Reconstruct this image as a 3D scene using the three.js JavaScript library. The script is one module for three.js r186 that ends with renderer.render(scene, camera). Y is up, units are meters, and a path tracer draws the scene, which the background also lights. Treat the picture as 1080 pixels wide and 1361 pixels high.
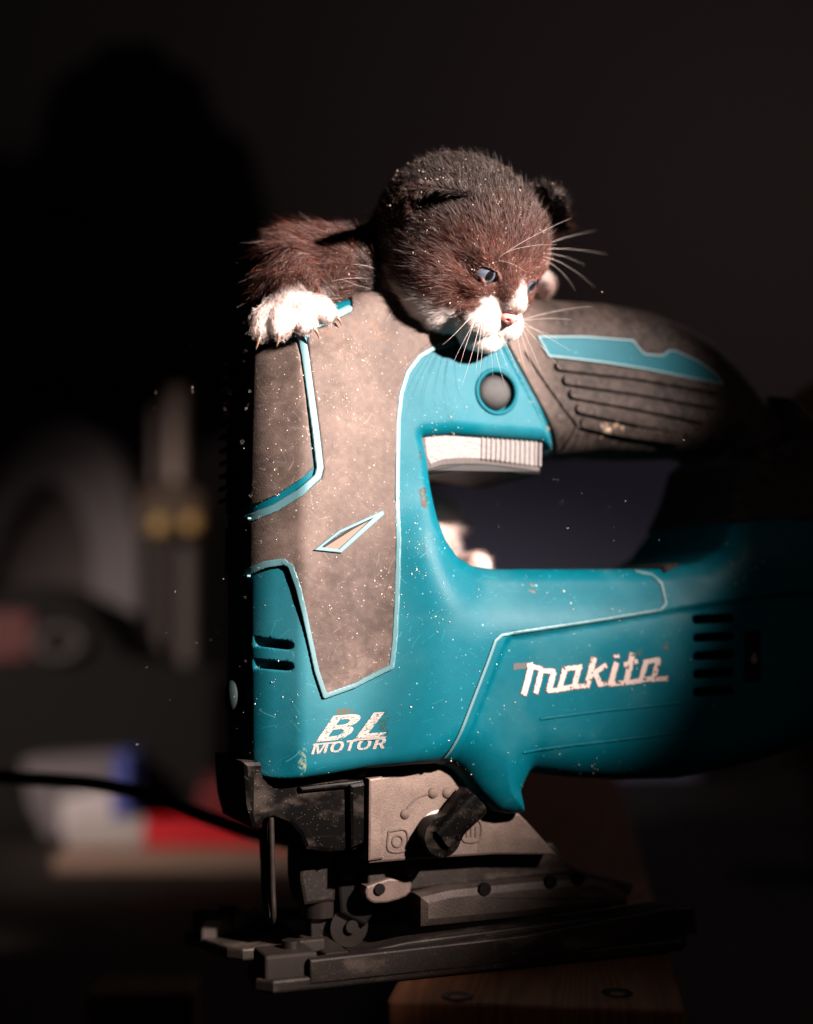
import * as THREE from 'three';
import { mergeGeometries } from 'three/addons/utils/BufferGeometryUtils.js';
import { RoundedBoxGeometry } from 'three/addons/geometries/RoundedBoxGeometry.js';
import { FontLoader } from 'three/addons/loaders/FontLoader.js';

// ---------------------------------------------------------------- camera, lamps, exposure
const scene = new THREE.Scene();
const W = 1080, H = 1361, FPX = 1778, CAM_Y = 0.1035;
const camera = new THREE.PerspectiveCamera(2 * Math.atan(H / 2 / FPX) * 180 / Math.PI, W / H, 0.02, 12);
camera.position.set(0, CAM_Y, 0);
camera.rotation.x = 5.05 * Math.PI / 180;            // eye level lies a little under the middle of the frame
camera.focus = 0.402;
camera.userData.fStop = 3.8;
camera.updateMatrixWorld(true);
scene.add(camera);
scene.background = new THREE.Color().setRGB(0.0016, 0.0014, 0.0014);

const renderer = new THREE.WebGLRenderer({ antialias: true });
renderer.toneMapping = THREE.LinearToneMapping;
renderer.toneMappingExposure = 1;
renderer.shadowMap.enabled = true;

const lamps = { torch: { at: [0.415, 0.378, -0.050], aim: at(440, 610, 0.40).toArray(), power: 9.2, angle: 14.2, soft: 1, color: [1, 0.86, 0.80] } };
const torch = new THREE.SpotLight(new THREE.Color().setRGB(...lamps.torch.color), lamps.torch.power, 0, lamps.torch.angle * Math.PI / 180, lamps.torch.soft, 2);
torch.position.set(...lamps.torch.at); torch.target.position.set(...lamps.torch.aim);
torch.castShadow = true; torch.shadow.radius = 0.35; torch.shadow.mapSize.set(2048, 2048);
torch.shadow.camera.near = 0.05; torch.shadow.camera.far = 3;
scene.add(torch, torch.target);
const spill = new THREE.SpotLight(new THREE.Color().setRGB(1, 0.80, 0.70), 0.045, 0, 27 * Math.PI / 180, 1, 2);   // the torch's wide, weak outer beam
spill.position.set(...lamps.torch.at); spill.target.position.set(...lamps.torch.aim); spill.castShadow = true; spill.shadow.radius = 0.5;
scene.add(spill, spill.target);
const wallFill = new THREE.PointLight(new THREE.Color().setRGB(1, 0.83, 0.78), 0.105, 0, 2);   // fill light added high behind the saw to brighten the wall
wallFill.position.set(0.62, 0.85, -1.15); wallFill.castShadow = true; wallFill.shadow.radius = 6;
scene.add(wallFill);

const propFill = new THREE.SpotLight(new THREE.Color().setRGB(1, 0.82, 0.74), 2.0, 0, 21 * Math.PI / 180, 0.8, 2);   // unseen light added at the left only to brighten the props there
propFill.position.set(-0.78, 0.42, -0.55); propFill.target.position.set(-0.29, 0.03, -1.32); propFill.castShadow = true; propFill.shadow.radius = 2;
scene.add(propFill.target);
scene.add(propFill);

// ---------------------------------------------------------------- helpers
function rng(seed) { let a = seed >>> 0; return () => { a = (a + 0x6D2B79F5) >>> 0; let t = a; t = Math.imul(t ^ (t >>> 15), t | 1); t ^= t + Math.imul(t ^ (t >>> 7), t | 61); return ((t ^ (t >>> 14)) >>> 0) / 4294967296; }; }
const clamp = (x, a = 0, b = 1) => Math.min(b, Math.max(a, x));
const sst = (a, b, x) => { const t = clamp((x - a) / (b - a)); return t * t * (3 - 2 * t); };
const lerp = (a, b, t) => a + (b - a) * t;
const smin = (a, b, k) => { const h = Math.max(k - Math.abs(a - b), 0) / k; return Math.min(a, b) - h * h * k * 0.25; };
const smax = (a, b, k) => -smin(-a, -b, k);
function hash3(x, y, z) { let n = Math.imul(x, 374761393) ^ Math.imul(y, 668265263) ^ Math.imul(z, 2147483647 ^ 1274126177); n = Math.imul(n ^ (n >>> 13), 1274126177); return ((n ^ (n >>> 16)) >>> 0) / 4294967296; }
function vnoise(x, y, z = 0) {
  const xi = Math.floor(x), yi = Math.floor(y), zi = Math.floor(z); let u = x - xi, v = y - yi, w = z - zi;
  u = u * u * (3 - 2 * u); v = v * v * (3 - 2 * v); w = w * w * (3 - 2 * w);
  const L1 = (a, b, t) => a + (b - a) * t, h = (i, j, k) => hash3(xi + i, yi + j, zi + k);
  return L1(L1(L1(h(0, 0, 0), h(1, 0, 0), u), L1(h(0, 1, 0), h(1, 1, 0), u), v), L1(L1(h(0, 0, 1), h(1, 0, 1), u), L1(h(0, 1, 1), h(1, 1, 1), u), v), w);
}
const fbm = (x, y, z = 0, o = 4) => { let s = 0, a = 0.5, n = 0; for (let i = 0; i < o; i++) { s += a * vnoise(x, y, z); n += a; a *= 0.5; x = x * 2.03 + 7.1; y = y * 2.03 + 3.7; z = z * 2.03 + 1.3; } return s / n; };

const numbers = {};
function numbered(name) { const n = numbers[name] = (numbers[name] ?? -1) + 1; return n ? `${name}_${String(n).padStart(3, '0')}` : name; }
function thing(name, label, category, position = [0, 0, 0], turn = 0, group) {
  const o = new THREE.Group(); o.name = numbered(name); o.position.set(...position); o.rotation.y = turn;
  o.userData = { label, category }; if (group) o.userData.group = group; scene.add(o); return o;
}
function part(name, geometry, material, parent, label) {
  const m = new THREE.Mesh(geometry, material); m.name = name; m.castShadow = m.receiveShadow = true;
  if (label) m.userData.label = label; parent.add(m); return m;
}
function solo(name, geometry, material, label, category) {          // a thing that is one mesh
  const m = part(numbered(name), geometry, material, scene); m.userData = { label, category }; return m;
}
function struct(name, geometry, material) { const m = part(name, geometry, material, scene); m.userData = { kind: 'structure' }; return m; }

// a point seen at a pixel of the photograph, at a depth in front of the camera
function ray(px, py) { return new THREE.Vector3((px - W / 2) / FPX, -(py - H / 2) / FPX, -1).applyEuler(camera.rotation); }
function at(px, py, depth) { return ray(px, py).multiplyScalar(depth).add(camera.position); }
function onLevel(px, py, y) { const r = ray(px, py); return r.multiplyScalar((y - CAM_Y) / r.y).add(camera.position); }

// the saw stands on the beam turned away from the camera: x along the saw, y up, z out of its near side
const YAW = 22 * Math.PI / 180, SIDE = 0.026;
const EX = new THREE.Vector3(Math.cos(YAW), 0, -Math.sin(YAW)), EZ = new THREE.Vector3(Math.sin(YAW), 0, Math.cos(YAW));
const SAW_O = at(345, 740, 0.40).addScaledVector(EZ, -0.022); SAW_O.y = 0;
function L(px, py, z = SIDE) {                                       // pixel -> saw axes, on the plane z
  const r = ray(px, py), o = camera.position.clone().sub(SAW_O), t = (z - o.dot(EZ)) / r.dot(EZ);
  const p = o.addScaledVector(r, t); return [p.dot(EX), p.y];
}
const L3 = (px, py, z) => { const [x, y] = L(px, py, z); return new THREE.Vector3(x, y, z); };
const LS = (pts, z) => pts.map((p) => L(p[0], p[1], p[2] ?? z));
function toSaw(v) { const p = v.clone().sub(SAW_O); return new THREE.Vector3(p.dot(EX), p.y, p.dot(EZ)); }
function dirSaw(v) { return new THREE.Vector3(v.dot(EX), v.y, v.dot(EZ)); }

// distance to a polygon, negative inside
function polyD(pts) {
  const n = pts.length;
  return (x, y) => {
    let d = 1e9, s = 1;
    for (let i = 0, j = n - 1; i < n; j = i++) {
      const ax = pts[i][0], ay = pts[i][1], bx = pts[j][0], by = pts[j][1], ex = bx - ax, ey = by - ay, wx = x - ax, wy = y - ay;
      const t = clamp((wx * ex + wy * ey) / (ex * ex + ey * ey + 1e-18)), qx = wx - ex * t, qy = wy - ey * t, q = qx * qx + qy * qy;
      if (q < d) d = q;
      const c1 = y >= ay, c2 = y < by, c3 = ex * wy > ey * wx;
      if ((c1 && c2 && c3) || (!c1 && !c2 && !c3)) s = -s;
    }
    return s * Math.sqrt(d);
  };
}
function lineD(pts) {                                                // distance to an open polyline
  return (x, y) => {
    let d = 1e9;
    for (let i = 1; i < pts.length; i++) {
      const ax = pts[i - 1][0], ay = pts[i - 1][1], ex = pts[i][0] - ax, ey = pts[i][1] - ay, wx = x - ax, wy = y - ay;
      const t = clamp((wx * ex + wy * ey) / (ex * ex + ey * ey + 1e-18)), qx = wx - ex * t, qy = wy - ey * t; d = Math.min(d, qx * qx + qy * qy);
    }
    return Math.sqrt(d);
  };
}
function spline(pts, closed = true, per = 4) {                       // Catmull-Rom through points; a point with a true 4th entry keeps its corner
  const c = new THREE.CatmullRomCurve3(pts.map((p) => new THREE.Vector3(p[0], p[1], 0)), closed, 'centripetal');
  return c.getPoints(pts.length * per).slice(0, closed ? -1 : undefined).map((p) => [p.x, p.y]);
}
function grid2(fn, x0, y0, x1, y1, c) {
  const nx = Math.ceil((x1 - x0) / c) + 2, ny = Math.ceil((y1 - y0) / c) + 2, v = new Float32Array(nx * ny);
  for (let j = 0; j < ny; j++) for (let i = 0; i < nx; i++) v[j * nx + i] = fn(x0 + i * c, y0 + j * c);
  return (x, y) => {
    const fx = clamp((x - x0) / c, 0, nx - 1.001), fy = clamp((y - y0) / c, 0, ny - 1.001), i = fx | 0, j = fy | 0, u = fx - i, w = fy - j, k = j * nx + i;
    return (v[k] * (1 - u) + v[k + 1] * u) * (1 - w) + (v[k + nx] * (1 - u) + v[k + nx + 1] * u) * w;
  };
}
// a smooth mesh of the surface where sdf = 0 (surface nets)
function netMesh(sdf, lo, hi, c, uvOf, safe = 1.5) {
  const n = [0, 1, 2].map((k) => Math.ceil((hi[k] - lo[k]) / c) + 1), [nx, ny, nz] = n, v = new Float32Array(nx * ny * nz), B = 6, far = B * c * 0.87 * safe + c;
  for (let bz = 0; bz < nz; bz += B) for (let by = 0; by < ny; by += B) for (let bx = 0; bx < nx; bx += B) {
    const d = sdf(lo[0] + (bx + B / 2) * c, lo[1] + (by + B / 2) * c, lo[2] + (bz + B / 2) * c), skip = Math.abs(d) > far;
    for (let z = bz; z < Math.min(bz + B, nz); z++) for (let y = by; y < Math.min(by + B, ny); y++) for (let x = bx; x < Math.min(bx + B, nx); x++)
      v[(z * ny + y) * nx + x] = skip ? d : sdf(lo[0] + x * c, lo[1] + y * c, lo[2] + z * c);
  }
  const id = new Int32Array(nx * ny * nz).fill(-1), pos = [], off = [0, 1, nx, nx + 1, nx * ny, nx * ny + 1, nx * ny + nx, nx * ny + nx + 1];
  const ed = [[0, 1], [2, 3], [4, 5], [6, 7], [0, 2], [1, 3], [4, 6], [5, 7], [0, 4], [1, 5], [2, 6], [3, 7]];
  for (let z = 0; z < nz - 1; z++) for (let y = 0; y < ny - 1; y++) for (let x = 0; x < nx - 1; x++) {
    const k = (z * ny + y) * nx + x; let m = 0;
    for (let q = 0; q < 8; q++) if (v[k + off[q]] < 0) m |= 1 << q;
    if (m === 0 || m === 255) continue;
    let sx = 0, sy = 0, sz = 0, cnt = 0;
    for (const [a, b] of ed) {
      const va = v[k + off[a]], vb = v[k + off[b]]; if ((va < 0) === (vb < 0)) continue;
      const t = va / (va - vb);
      sx += lerp(a & 1, b & 1, t); sy += lerp((a >> 1) & 1, (b >> 1) & 1, t); sz += lerp(a >> 2, b >> 2, t); cnt++;
    }
    id[k] = pos.length / 3; pos.push(lo[0] + (x + sx / cnt) * c, lo[1] + (y + sy / cnt) * c, lo[2] + (z + sz / cnt) * c);
  }
  const idx = [], quad = (a, b, cc, d, flip) => { if (a < 0 || b < 0 || cc < 0 || d < 0) return; if (flip) idx.push(a, cc, b, b, cc, d); else idx.push(a, b, cc, b, d, cc); };
  for (let z = 0; z < nz - 1; z++) for (let y = 0; y < ny - 1; y++) for (let x = 0; x < nx - 1; x++) {
    const k = (z * ny + y) * nx + x, s = v[k] < 0;
    if (y && z && s !== v[k + 1] < 0) quad(id[k - nx - nx * ny], id[k - nx * ny], id[k - nx], id[k], !s);
    if (x && z && s !== v[k + nx] < 0) quad(id[k - 1 - nx * ny], id[k - nx * ny], id[k - 1], id[k], s);
    if (x && y && s !== v[k + nx * ny] < 0) quad(id[k - 1 - nx], id[k - nx], id[k - 1], id[k], !s);
  }
  const P = new Float32Array(pos), N = new Float32Array(pos.length), UV = new Float32Array(pos.length / 3 * 2), e = c * 0.35;
  for (let i = 0; i < P.length; i += 3) {
    for (let it = 0; it < 2; it++) {
      const x = P[i], y = P[i + 1], z = P[i + 2];
      let gx = sdf(x + e, y, z) - sdf(x - e, y, z), gy = sdf(x, y + e, z) - sdf(x, y - e, z), gz = sdf(x, y, z + e) - sdf(x, y, z - e);
      const l = Math.hypot(gx, gy, gz) || 1; gx /= l; gy /= l; gz /= l;
      if (it === 0) { const d = clamp(sdf(x, y, z) / Math.max(l / (2 * e), 0.5), -c * 0.5, c * 0.5); P[i] -= gx * d; P[i + 1] -= gy * d; P[i + 2] -= gz * d; }
      N[i] = gx; N[i + 1] = gy; N[i + 2] = gz;
    }
    const uv = uvOf ? uvOf(P[i], P[i + 1], P[i + 2]) : [P[i] + P[i + 2], P[i + 1]];
    UV[i / 3 * 2] = uv[0]; UV[i / 3 * 2 + 1] = uv[1];
  }
  const g = new THREE.BufferGeometry();
  g.setAttribute('position', new THREE.BufferAttribute(P, 3)); g.setAttribute('normal', new THREE.BufferAttribute(N, 3)); g.setAttribute('uv', new THREE.BufferAttribute(UV, 2));
  g.setIndex(idx); return g;
}
// a thin sheet over the saw's side wherever d2 < 0 (marching squares), lifted by `up`
function sheet(d2, x0, y0, x1, y1, c, zOf, up) {
  const nx = Math.ceil((x1 - x0) / c) + 1, ny = Math.ceil((y1 - y0) / c) + 1, v = new Float32Array(nx * ny), pos = [], idx = [], seen = new Map();
  for (let j = 0; j < ny; j++) for (let i = 0; i < nx; i++) v[j * nx + i] = d2(x0 + i * c, y0 + j * c);
  const add = (key, x, y) => { let k = seen.get(key); if (k === undefined) { k = pos.length / 3; seen.set(key, k); pos.push(x, y, zOf(x, y) + up); } return k; };
  for (let j = 0; j < ny - 1; j++) for (let i = 0; i < nx - 1; i++) {
    const q = [[i, j], [i + 1, j], [i + 1, j + 1], [i, j + 1]], vals = q.map(([a, b]) => v[b * nx + a]), ring = [];
    for (let k = 0; k < 4; k++) {
      const [a, b] = q[k], [a2, b2] = q[(k + 1) % 4], va = vals[k], vb = vals[(k + 1) % 4];
      if (va < 0) ring.push(add(b * nx + a, x0 + a * c, y0 + b * c));
      if ((va < 0) !== (vb < 0)) { const t = va / (va - vb), lowFirst = a + b * nx < a2 + b2 * nx, A = Math.min(a + b * nx, a2 + b2 * nx), D = Math.abs(a + b * nx - a2 - b2 * nx); ring.push(add(`${A}_${D}`, x0 + lerp(a, a2, t) * c, y0 + lerp(b, b2, t) * c)); }
    }
    for (let k = 2; k < ring.length; k++) idx.push(ring[0], ring[k - 1], ring[k]);
  }
  const g = new THREE.BufferGeometry(); g.setAttribute('position', new THREE.BufferAttribute(new Float32Array(pos), 3)); g.setIndex(idx);
  g.setAttribute('uv', new THREE.BufferAttribute(new Float32Array(pos.length / 3 * 2).map((_, i) => pos[(i >> 1) * 3 + (i & 1)]), 2));
  g.computeVertexNormals(); return g;
}
// an outline (pixels seen on the plane z1) extruded from z0 to z1 in saw axes, edges chamfered
function ext(px, z0, z1, bevel = 0.0006, holes = [], smooth = 0) {
  let pts = LS(px, z1); if (smooth) pts = spline(pts, true, smooth);
  const s = new THREE.Shape(pts.map(([x, y]) => new THREE.Vector2(x, y)));
  for (const h of holes) s.holes.push(new THREE.Path(LS(h, z1).map(([x, y]) => new THREE.Vector2(x, y))));
  const g = new THREE.ExtrudeGeometry(s, { depth: z1 - z0 - 2 * bevel, bevelEnabled: bevel > 0, bevelThickness: bevel, bevelSize: bevel, bevelOffset: -bevel, bevelSegments: 2, curveSegments: 8 });
  g.translate(0, 0, z0 + bevel); return g;
}
function cylZ(px, py, z0, z1, r, seg = 24, r2 = r) { const g = new THREE.CylinderGeometry(r2, r, z1 - z0, seg); g.rotateX(Math.PI / 2); const p = L(px, py, z1); g.translate(p[0], p[1], (z0 + z1) / 2); return g; }
function tube(points, r, seg = 40, rad = 8) { return new THREE.TubeGeometry(new THREE.CatmullRomCurve3(points), seg, r, rad, false); }
function box(w, h, d, x, y, z, r = 0.001) { const g = new RoundedBoxGeometry(w, h, d, 2, Math.min(r, w / 2.1, h / 2.1, d / 2.1)); g.translate(x, y, z); return g; }
// ---------------------------------------------------------------- materials
const UVX0 = -0.03, UVW = 0.34, UVH = 0.26, TW = 2048, TH = 1566;
const sawUV = (x, y) => [(x - UVX0) / UVW, y / UVH];
const lin2s = (c) => Math.round(255 * clamp(c <= 0.0031308 ? c * 12.92 : 1.055 * Math.pow(c, 1 / 2.4) - 0.055));
function canvasTex(w, h, draw, srgb = true) {
  const c = document.createElement('canvas'); c.width = w; c.height = h; const g = c.getContext('2d'); draw(g, w, h);
  const t = new THREE.CanvasTexture(c); if (srgb) t.colorSpace = THREE.SRGBColorSpace; t.wrapS = t.wrapT = THREE.RepeatWrapping; t.magFilter = THREE.LinearFilter; return t;
}
function fill(g, w, h, f) {                                         // per-pixel linear colour
  const im = g.createImageData(w, h), d = im.data;
  for (let y = 0; y < h; y++) for (let x = 0; x < w; x++) { const c = f(x, y), k = (y * w + x) * 4; d[k] = lin2s(c[0]); d[k + 1] = lin2s(c[1]); d[k + 2] = lin2s(c[2]); d[k + 3] = 255; }
  g.putImageData(im, 0, 0);
}
const tx = (px, py, z = SIDE) => { const [u, v] = sawUV(...L(px, py, z)); return [u * TW, (1 - v) * TH]; };
const L0 = (x, y) => [UVX0 + x / TW * UVW, (1 - y / TH) * UVH];
function scratches(g, R, n, area, color, long = 30, wide = 1) {
  for (let i = 0; i < n; i++) {
    const [x, y] = tx(lerp(area[0], area[2], R()), lerp(area[1], area[3], R())), a = R() * 6.283, l = long * (0.2 + R() * R()), b = (R() - 0.5) * l * 0.3;
    g.strokeStyle = color; g.globalAlpha = 0.04 + 0.34 * R() ** 3; g.lineWidth = wide * (0.4 + 0.8 * R());
    g.beginPath(); g.moveTo(x, y); g.quadraticCurveTo(x + Math.cos(a) * l / 2 - Math.sin(a) * b, y + Math.sin(a) * l / 2 + Math.cos(a) * b, x + Math.cos(a) * l, y + Math.sin(a) * l); g.stroke();
  }
  g.globalAlpha = 1;
}
function blot(g, R, px, py, rx, ry, color, n = 30, z) {
  const [x, y] = tx(px, py, z), s = TW / UVW * 0.000225;
  g.fillStyle = color;
  for (let i = 0; i < n; i++) { const a = R() * 6.283, q = Math.sqrt(R()); g.globalAlpha = 0.35 + 0.6 * R(); g.beginPath(); g.ellipse(x + Math.cos(a) * q * rx * s, y + Math.sin(a) * q * ry * s, s * (0.5 + R() * rx * 0.25), s * (0.5 + R() * ry * 0.25), R() * 3, 0, 7); g.fill(); }
  g.globalAlpha = 1;
}
function specks(g, R, n, color, area, size = 1) { for (let i = 0; i < n; i++) { const [x, y] = tx(lerp(area[0], area[2], R()), lerp(area[1], area[3], R())); g.globalAlpha = 0.2 + 0.6 * R() * R(); g.fillStyle = color; g.beginPath(); g.arc(x, y, size * (0.4 + R() * R() * 1.4), 0, 7); g.fill(); } g.globalAlpha = 1; }

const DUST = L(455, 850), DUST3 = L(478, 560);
const tealMap = canvasTex(TW, TH, (g, w, h) => {
  fill(g, w, h, (x, y) => {
    const n = fbm(x * 0.006, y * 0.006, 1), f = fbm(x * 0.09, y * 0.09, 5, 2), d = sst(0.5, 0.78, fbm(x * 0.011, y * 0.014, 9, 5));
    const k = 0.72 + 0.52 * n + 0.1 * (f - 0.5);
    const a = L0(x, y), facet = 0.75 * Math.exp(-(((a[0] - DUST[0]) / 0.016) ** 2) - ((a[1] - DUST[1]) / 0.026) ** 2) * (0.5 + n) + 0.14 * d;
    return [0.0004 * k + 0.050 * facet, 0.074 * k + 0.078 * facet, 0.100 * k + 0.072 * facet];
  });
  const R = rng(11);
  scratches(g, R, 240, [330, 440, 1080, 1090], '#9fd2d4', 26, 0.8);
  scratches(g, R, 90, [345, 740, 530, 1030], '#c5dcd8', 40, 1.1); scratches(g, R, 260, [520, 560, 900, 1060], '#6fb0b4', 34, 0.7); scratches(g, R, 80, [530, 600, 660, 760], '#bfe0de', 16, 1.2);
  scratches(g, R, 40, [520, 560, 700, 1080], '#0b3c44', 22, 1);
  specks(g, R, 900, '#bcd8d6', [340, 440, 900, 1080], 1.1);
  blot(g, R, 561, 662, 5, 17, '#3a241a', 46); blot(g, R, 559, 605, 3, 6, '#3a2a22', 14); blot(g, R, 556, 735, 2, 10, '#2b3a3a', 12);
  blot(g, R, 458, 946, 13, 4, '#5a4433', 30); blot(g, R, 507, 962, 5, 20, '#243c3a', 34); blot(g, R, 403, 1012, 4, 20, '#7d7660', 22);
  blot(g, R, 870, 858, 4, 7, '#6b4a38', 20); blot(g, R, 835, 866, 5, 4, '#5d4638', 14); blot(g, R, 700, 782, 5, 8, '#6d4a3a', 12);
  blot(g, R, 845, 875, 3, 3, '#3d3a36', 8);
});
const rubberMap = canvasTex(TW, TH, (g, w, h) => {
  fill(g, w, h, (x, y) => {
    const n = 0.72 * fbm(x * 0.0055, y * 0.0055, 3, 6) + 0.28 * fbm(x * 0.022, y * 0.03, 12, 5), f = fbm(x * 0.12, y * 0.12, 2, 2), s = sst(0.42, 0.72, fbm(x * 0.012 + 0.6 * y * 0.006, y * 0.009, 6, 5));
    const hd = 1 - 0.82 * sst(L(690, 500)[0], L(760, 500)[0], L0(x, y)[0]), k = 0.018 * (0.5 + 0.5 * hd) + (0.066 * n + 0.055 * s * n) * hd + 0.042 * (0.4 + n) * Math.exp(-(((L0(x, y)[0] - DUST3[0]) / 0.018) ** 2) - ((L0(x, y)[1] - DUST3[1]) / 0.036) ** 2) + 0.03 * (f - 0.45);  // the torch pool's hot centre is painted into the dusty rubber as a paler spot
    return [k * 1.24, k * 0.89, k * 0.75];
  });
  const R = rng(23);
  scratches(g, R, 260, [320, 440, 540, 900], '#b9a89e', 44, 0.8); scratches(g, R, 120, [320, 440, 540, 900], '#2e231e', 50, 1.2);
  scratches(g, R, 140, [320, 440, 420, 690], '#e0d0c4', 64, 0.9); scratches(g, R, 120, [420, 440, 540, 930], '#d8c6ba', 30, 0.9);
  scratches(g, R, 70, [340, 700, 530, 930], '#4b3a33', 60, 1.6);
  specks(g, R, 1500, '#e6d6ca', [310, 400, 540, 930], 1);
  specks(g, R, 500, '#d8b89c', [680, 400, 960, 610], 1);
  blot(g, R, 470, 440, 60, 18, 'rgba(150,100,60,0.10)', 40); blot(g, R, 440, 800, 34, 44, 'rgba(40,28,22,0.16)', 60); blot(g, R, 470, 880, 40, 40, 'rgba(40,28,22,0.16)', 60); blot(g, R, 370, 520, 30, 70, 'rgba(40,28,22,0.13)', 60); blot(g, R, 430, 460, 60, 20, 'rgba(50,32,22,0.16)', 50); blot(g, R, 480, 850, 26, 30, 'rgba(60,45,40,0.12)', 40);
  blot(g, R, 825, 567, 20, 12, 'rgba(220,190,160,0.4)', 36); blot(g, R, 449, 926, 2, 2, '#120c0a', 6);
});
const grain = canvasTex(256, 256, (g, w, h) => fill(g, w, h, (x, y) => { const v = 0.5 * vnoise(x * 0.5, y * 0.5, 1) + 0.35 * hash3(x, y, 4); return [v, v, v]; }), false);
const grainFor = (per) => { const t = grain.clone(); t.repeat.set(UVW / per, UVH / per); t.needsUpdate = true; return t; };
const rgb = (r, g, b) => new THREE.Color().setRGB(r, g, b);
const std = (o) => new THREE.MeshStandardMaterial(o);
function grimy(base, dust, seed, amount = 1) {                        // dull metal or plastic: uneven tone, scratches, caught sawdust
  const t = canvasTex(512, 512, (g, w, h) => {
    fill(g, w, h, (x, y) => { const n = fbm(x * 0.02, y * 0.02, seed, 5), s = amount * sst(0.52, 0.80, fbm(x * 0.016, y * 0.03, seed + 4, 4)), k = 0.45 + 0.9 * n + 0.4 * (hash3(x, y, seed) - 0.5), q = 0.22 * s + (hash3(x, y, seed + 9) > 1 - 0.012 * amount ? 0.8 : 0); return base.map((b, c) => lerp(b * k, dust[c], q)); });
    const R = rng(seed); for (let i = 0; i < 160; i++) { const x = R() * w, y = R() * h, a = R() * 6.28, l = 6 + R() * 50; g.globalAlpha = 0.06 + 0.3 * R() * R(); g.strokeStyle = R() < 0.6 ? '#8f7f74' : '#050403'; g.lineWidth = 0.5 + R(); g.beginPath(); g.moveTo(x, y); g.lineTo(x + Math.cos(a) * l, y + Math.sin(a) * l); g.stroke(); }
  }); t.repeat.set(14, 14); return t;
}
const DUSTY = [0.34, 0.26, 0.21];
const printMap = canvasTex(512, 512, (g, w, h) => fill(g, w, h, (x, y) => { const f = sst(0.575, 0.62, fbm(x * 0.05, y * 0.05, 2, 4)), s = hash3(x >> 1, y >> 1, 7) > 0.95 ? 0.5 : 0, q = Math.max(f, s); return [lerp(0.30, 0.02, q), lerp(0.235, 0.08, q), lerp(0.21, 0.09, q)]; }));
const M = {
  teal: new THREE.MeshPhysicalMaterial({ map: tealMap, roughness: 0.44, specularIntensity: 0.15, bumpMap: grainFor(0.02), bumpScale: 0.00006 }),
  trim: std({ color: rgb(0.055, 0.132, 0.148), roughness: 0.5 }),
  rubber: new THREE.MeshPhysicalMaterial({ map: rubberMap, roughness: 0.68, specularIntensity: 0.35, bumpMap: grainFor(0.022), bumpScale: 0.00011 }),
  black: new THREE.MeshPhysicalMaterial({ color: rgb(0.005, 0.0044, 0.0042), roughness: 0.5, specularIntensity: 0.3 }),
  gloss: new THREE.MeshPhysicalMaterial({ map: grimy([0.0022, 0.0019, 0.0018], DUSTY, 64, 0.35), roughness: 0.36, specularIntensity: 0.10 }),
  metal: std({ map: grimy([0.140, 0.095, 0.076], DUSTY, 61, 0.5), roughness: 0.58, metalness: 0.3, bumpMap: (() => { const t = grain.clone(); t.repeat.set(40, 40); t.needsUpdate = true; return t; })(), bumpScale: 0.00012 }),
  steel: std({ map: grimy([0.030, 0.023, 0.020], DUSTY, 62, 0.7), roughness: 0.42, metalness: 0.6 }),
  plate: std({ map: grimy([0.028, 0.0195, 0.0155], DUSTY, 63, 1), roughness: 0.55, metalness: 0.4, bumpMap: (() => { const t = grain.clone(); t.repeat.set(60, 60); t.needsUpdate = true; return t; })(), bumpScale: 0.0001 }),
  print: std({ color: rgb(0.40, 0.315, 0.285), roughness: 0.6 }),
  printWorn: std({ map: printMap, roughness: 0.6 }),
  printEdge: std({ color: rgb(0.035, 0.032, 0.03), roughness: 0.6 }),
  tan: std({ color: rgb(0.105, 0.062, 0.038), roughness: 0.6 }),
};
// ---------------------------------------------------------------- the jigsaw
const saw = thing('jigsaw', 'worn teal and grey cordless jigsaw standing upright on the wooden beam, kitten on top', 'jigsaw', SAW_O.toArray(), YAW);

// silhouette of the body in saw axes (pixels with the plane they are seen on)
const outer = [[318, 456, 0], [322, 448, 0], [345, 440, .005], [400, 424, .01], [460, 404, .01], [500, 398, .01], [560, 396, .01], [640, 397, .01], [720, 402, .008], [800, 407, .008], [860, 418, .008], [905, 436, .008], [938, 456, .008], [968, 484, .008], [1003, 522, .01], [1045, 562, .01], [1100, 602, .01], [1180, 640, .01], [1290, 660, .01], [1290, 900, .01], [1150, 940, .01], [1084, 966, .014], [1050, 988, .014], [1005, 1005, .014], [940, 1022, .014], [880, 1031, .014], [800, 1033, .014], [740, 1030, .014], [687, 1024, .014], [688, 1050, .022], [690, 1078, .022], [668, 1080, .022], [650, 1077, .022], [628, 1056, .022], [602, 1026, .022], [590, 1018, .022], [575, 1014, .022], [540, 1014, .022], [480, 1022, .022], [430, 1031, .022], [395, 1036, .022], [350, 1036, .022], [316, 1030, 0], [311, 1010, 0], [309, 900, 0], [308, 760, 0], [308, 690, 0], [311, 600, 0], [314, 520, 0]];
const hole = [[566, 580], [600, 577], [720, 586], [728, 597, .02], [742, 601, .02], [800, 598, .012], [860, 601, .012], [898, 606, -.004], [911, 615, -.010], [912, 630, -.012], [902, 668, -.012], [889, 708, -.012], [877, 738, -.008], [868, 752, .000], [852, 758, .012], [800, 757, .02], [720, 757, .02], [650, 757, .02], [622, 752, .022], [602, 740, .022], [587, 718, .022], [577, 690, .022], [569, 640, .022], [566, 610, .022]];
const outP = LS(outer), holeP = LS(hole);
const GX0 = -0.012, GX1 = 0.285, GY0 = 0.02, GY1 = 0.235;
const dOut = polyD(outP), dHole = polyD(holeP);
const d2Body = grid2((x, y) => Math.max(dOut(x, y), -dHole(x, y)), GX0 - 0.01, GY0 - 0.01, GX1 + 0.01, GY1 + 0.01, 0.0005);
const dMotor = polyD(LS([[516, 1120], [519, 880], [536, 712], [568, 690], [596, 742], [640, 778], [880, 778], [925, 700], [1300, 640], [1300, 1120]]));
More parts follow.
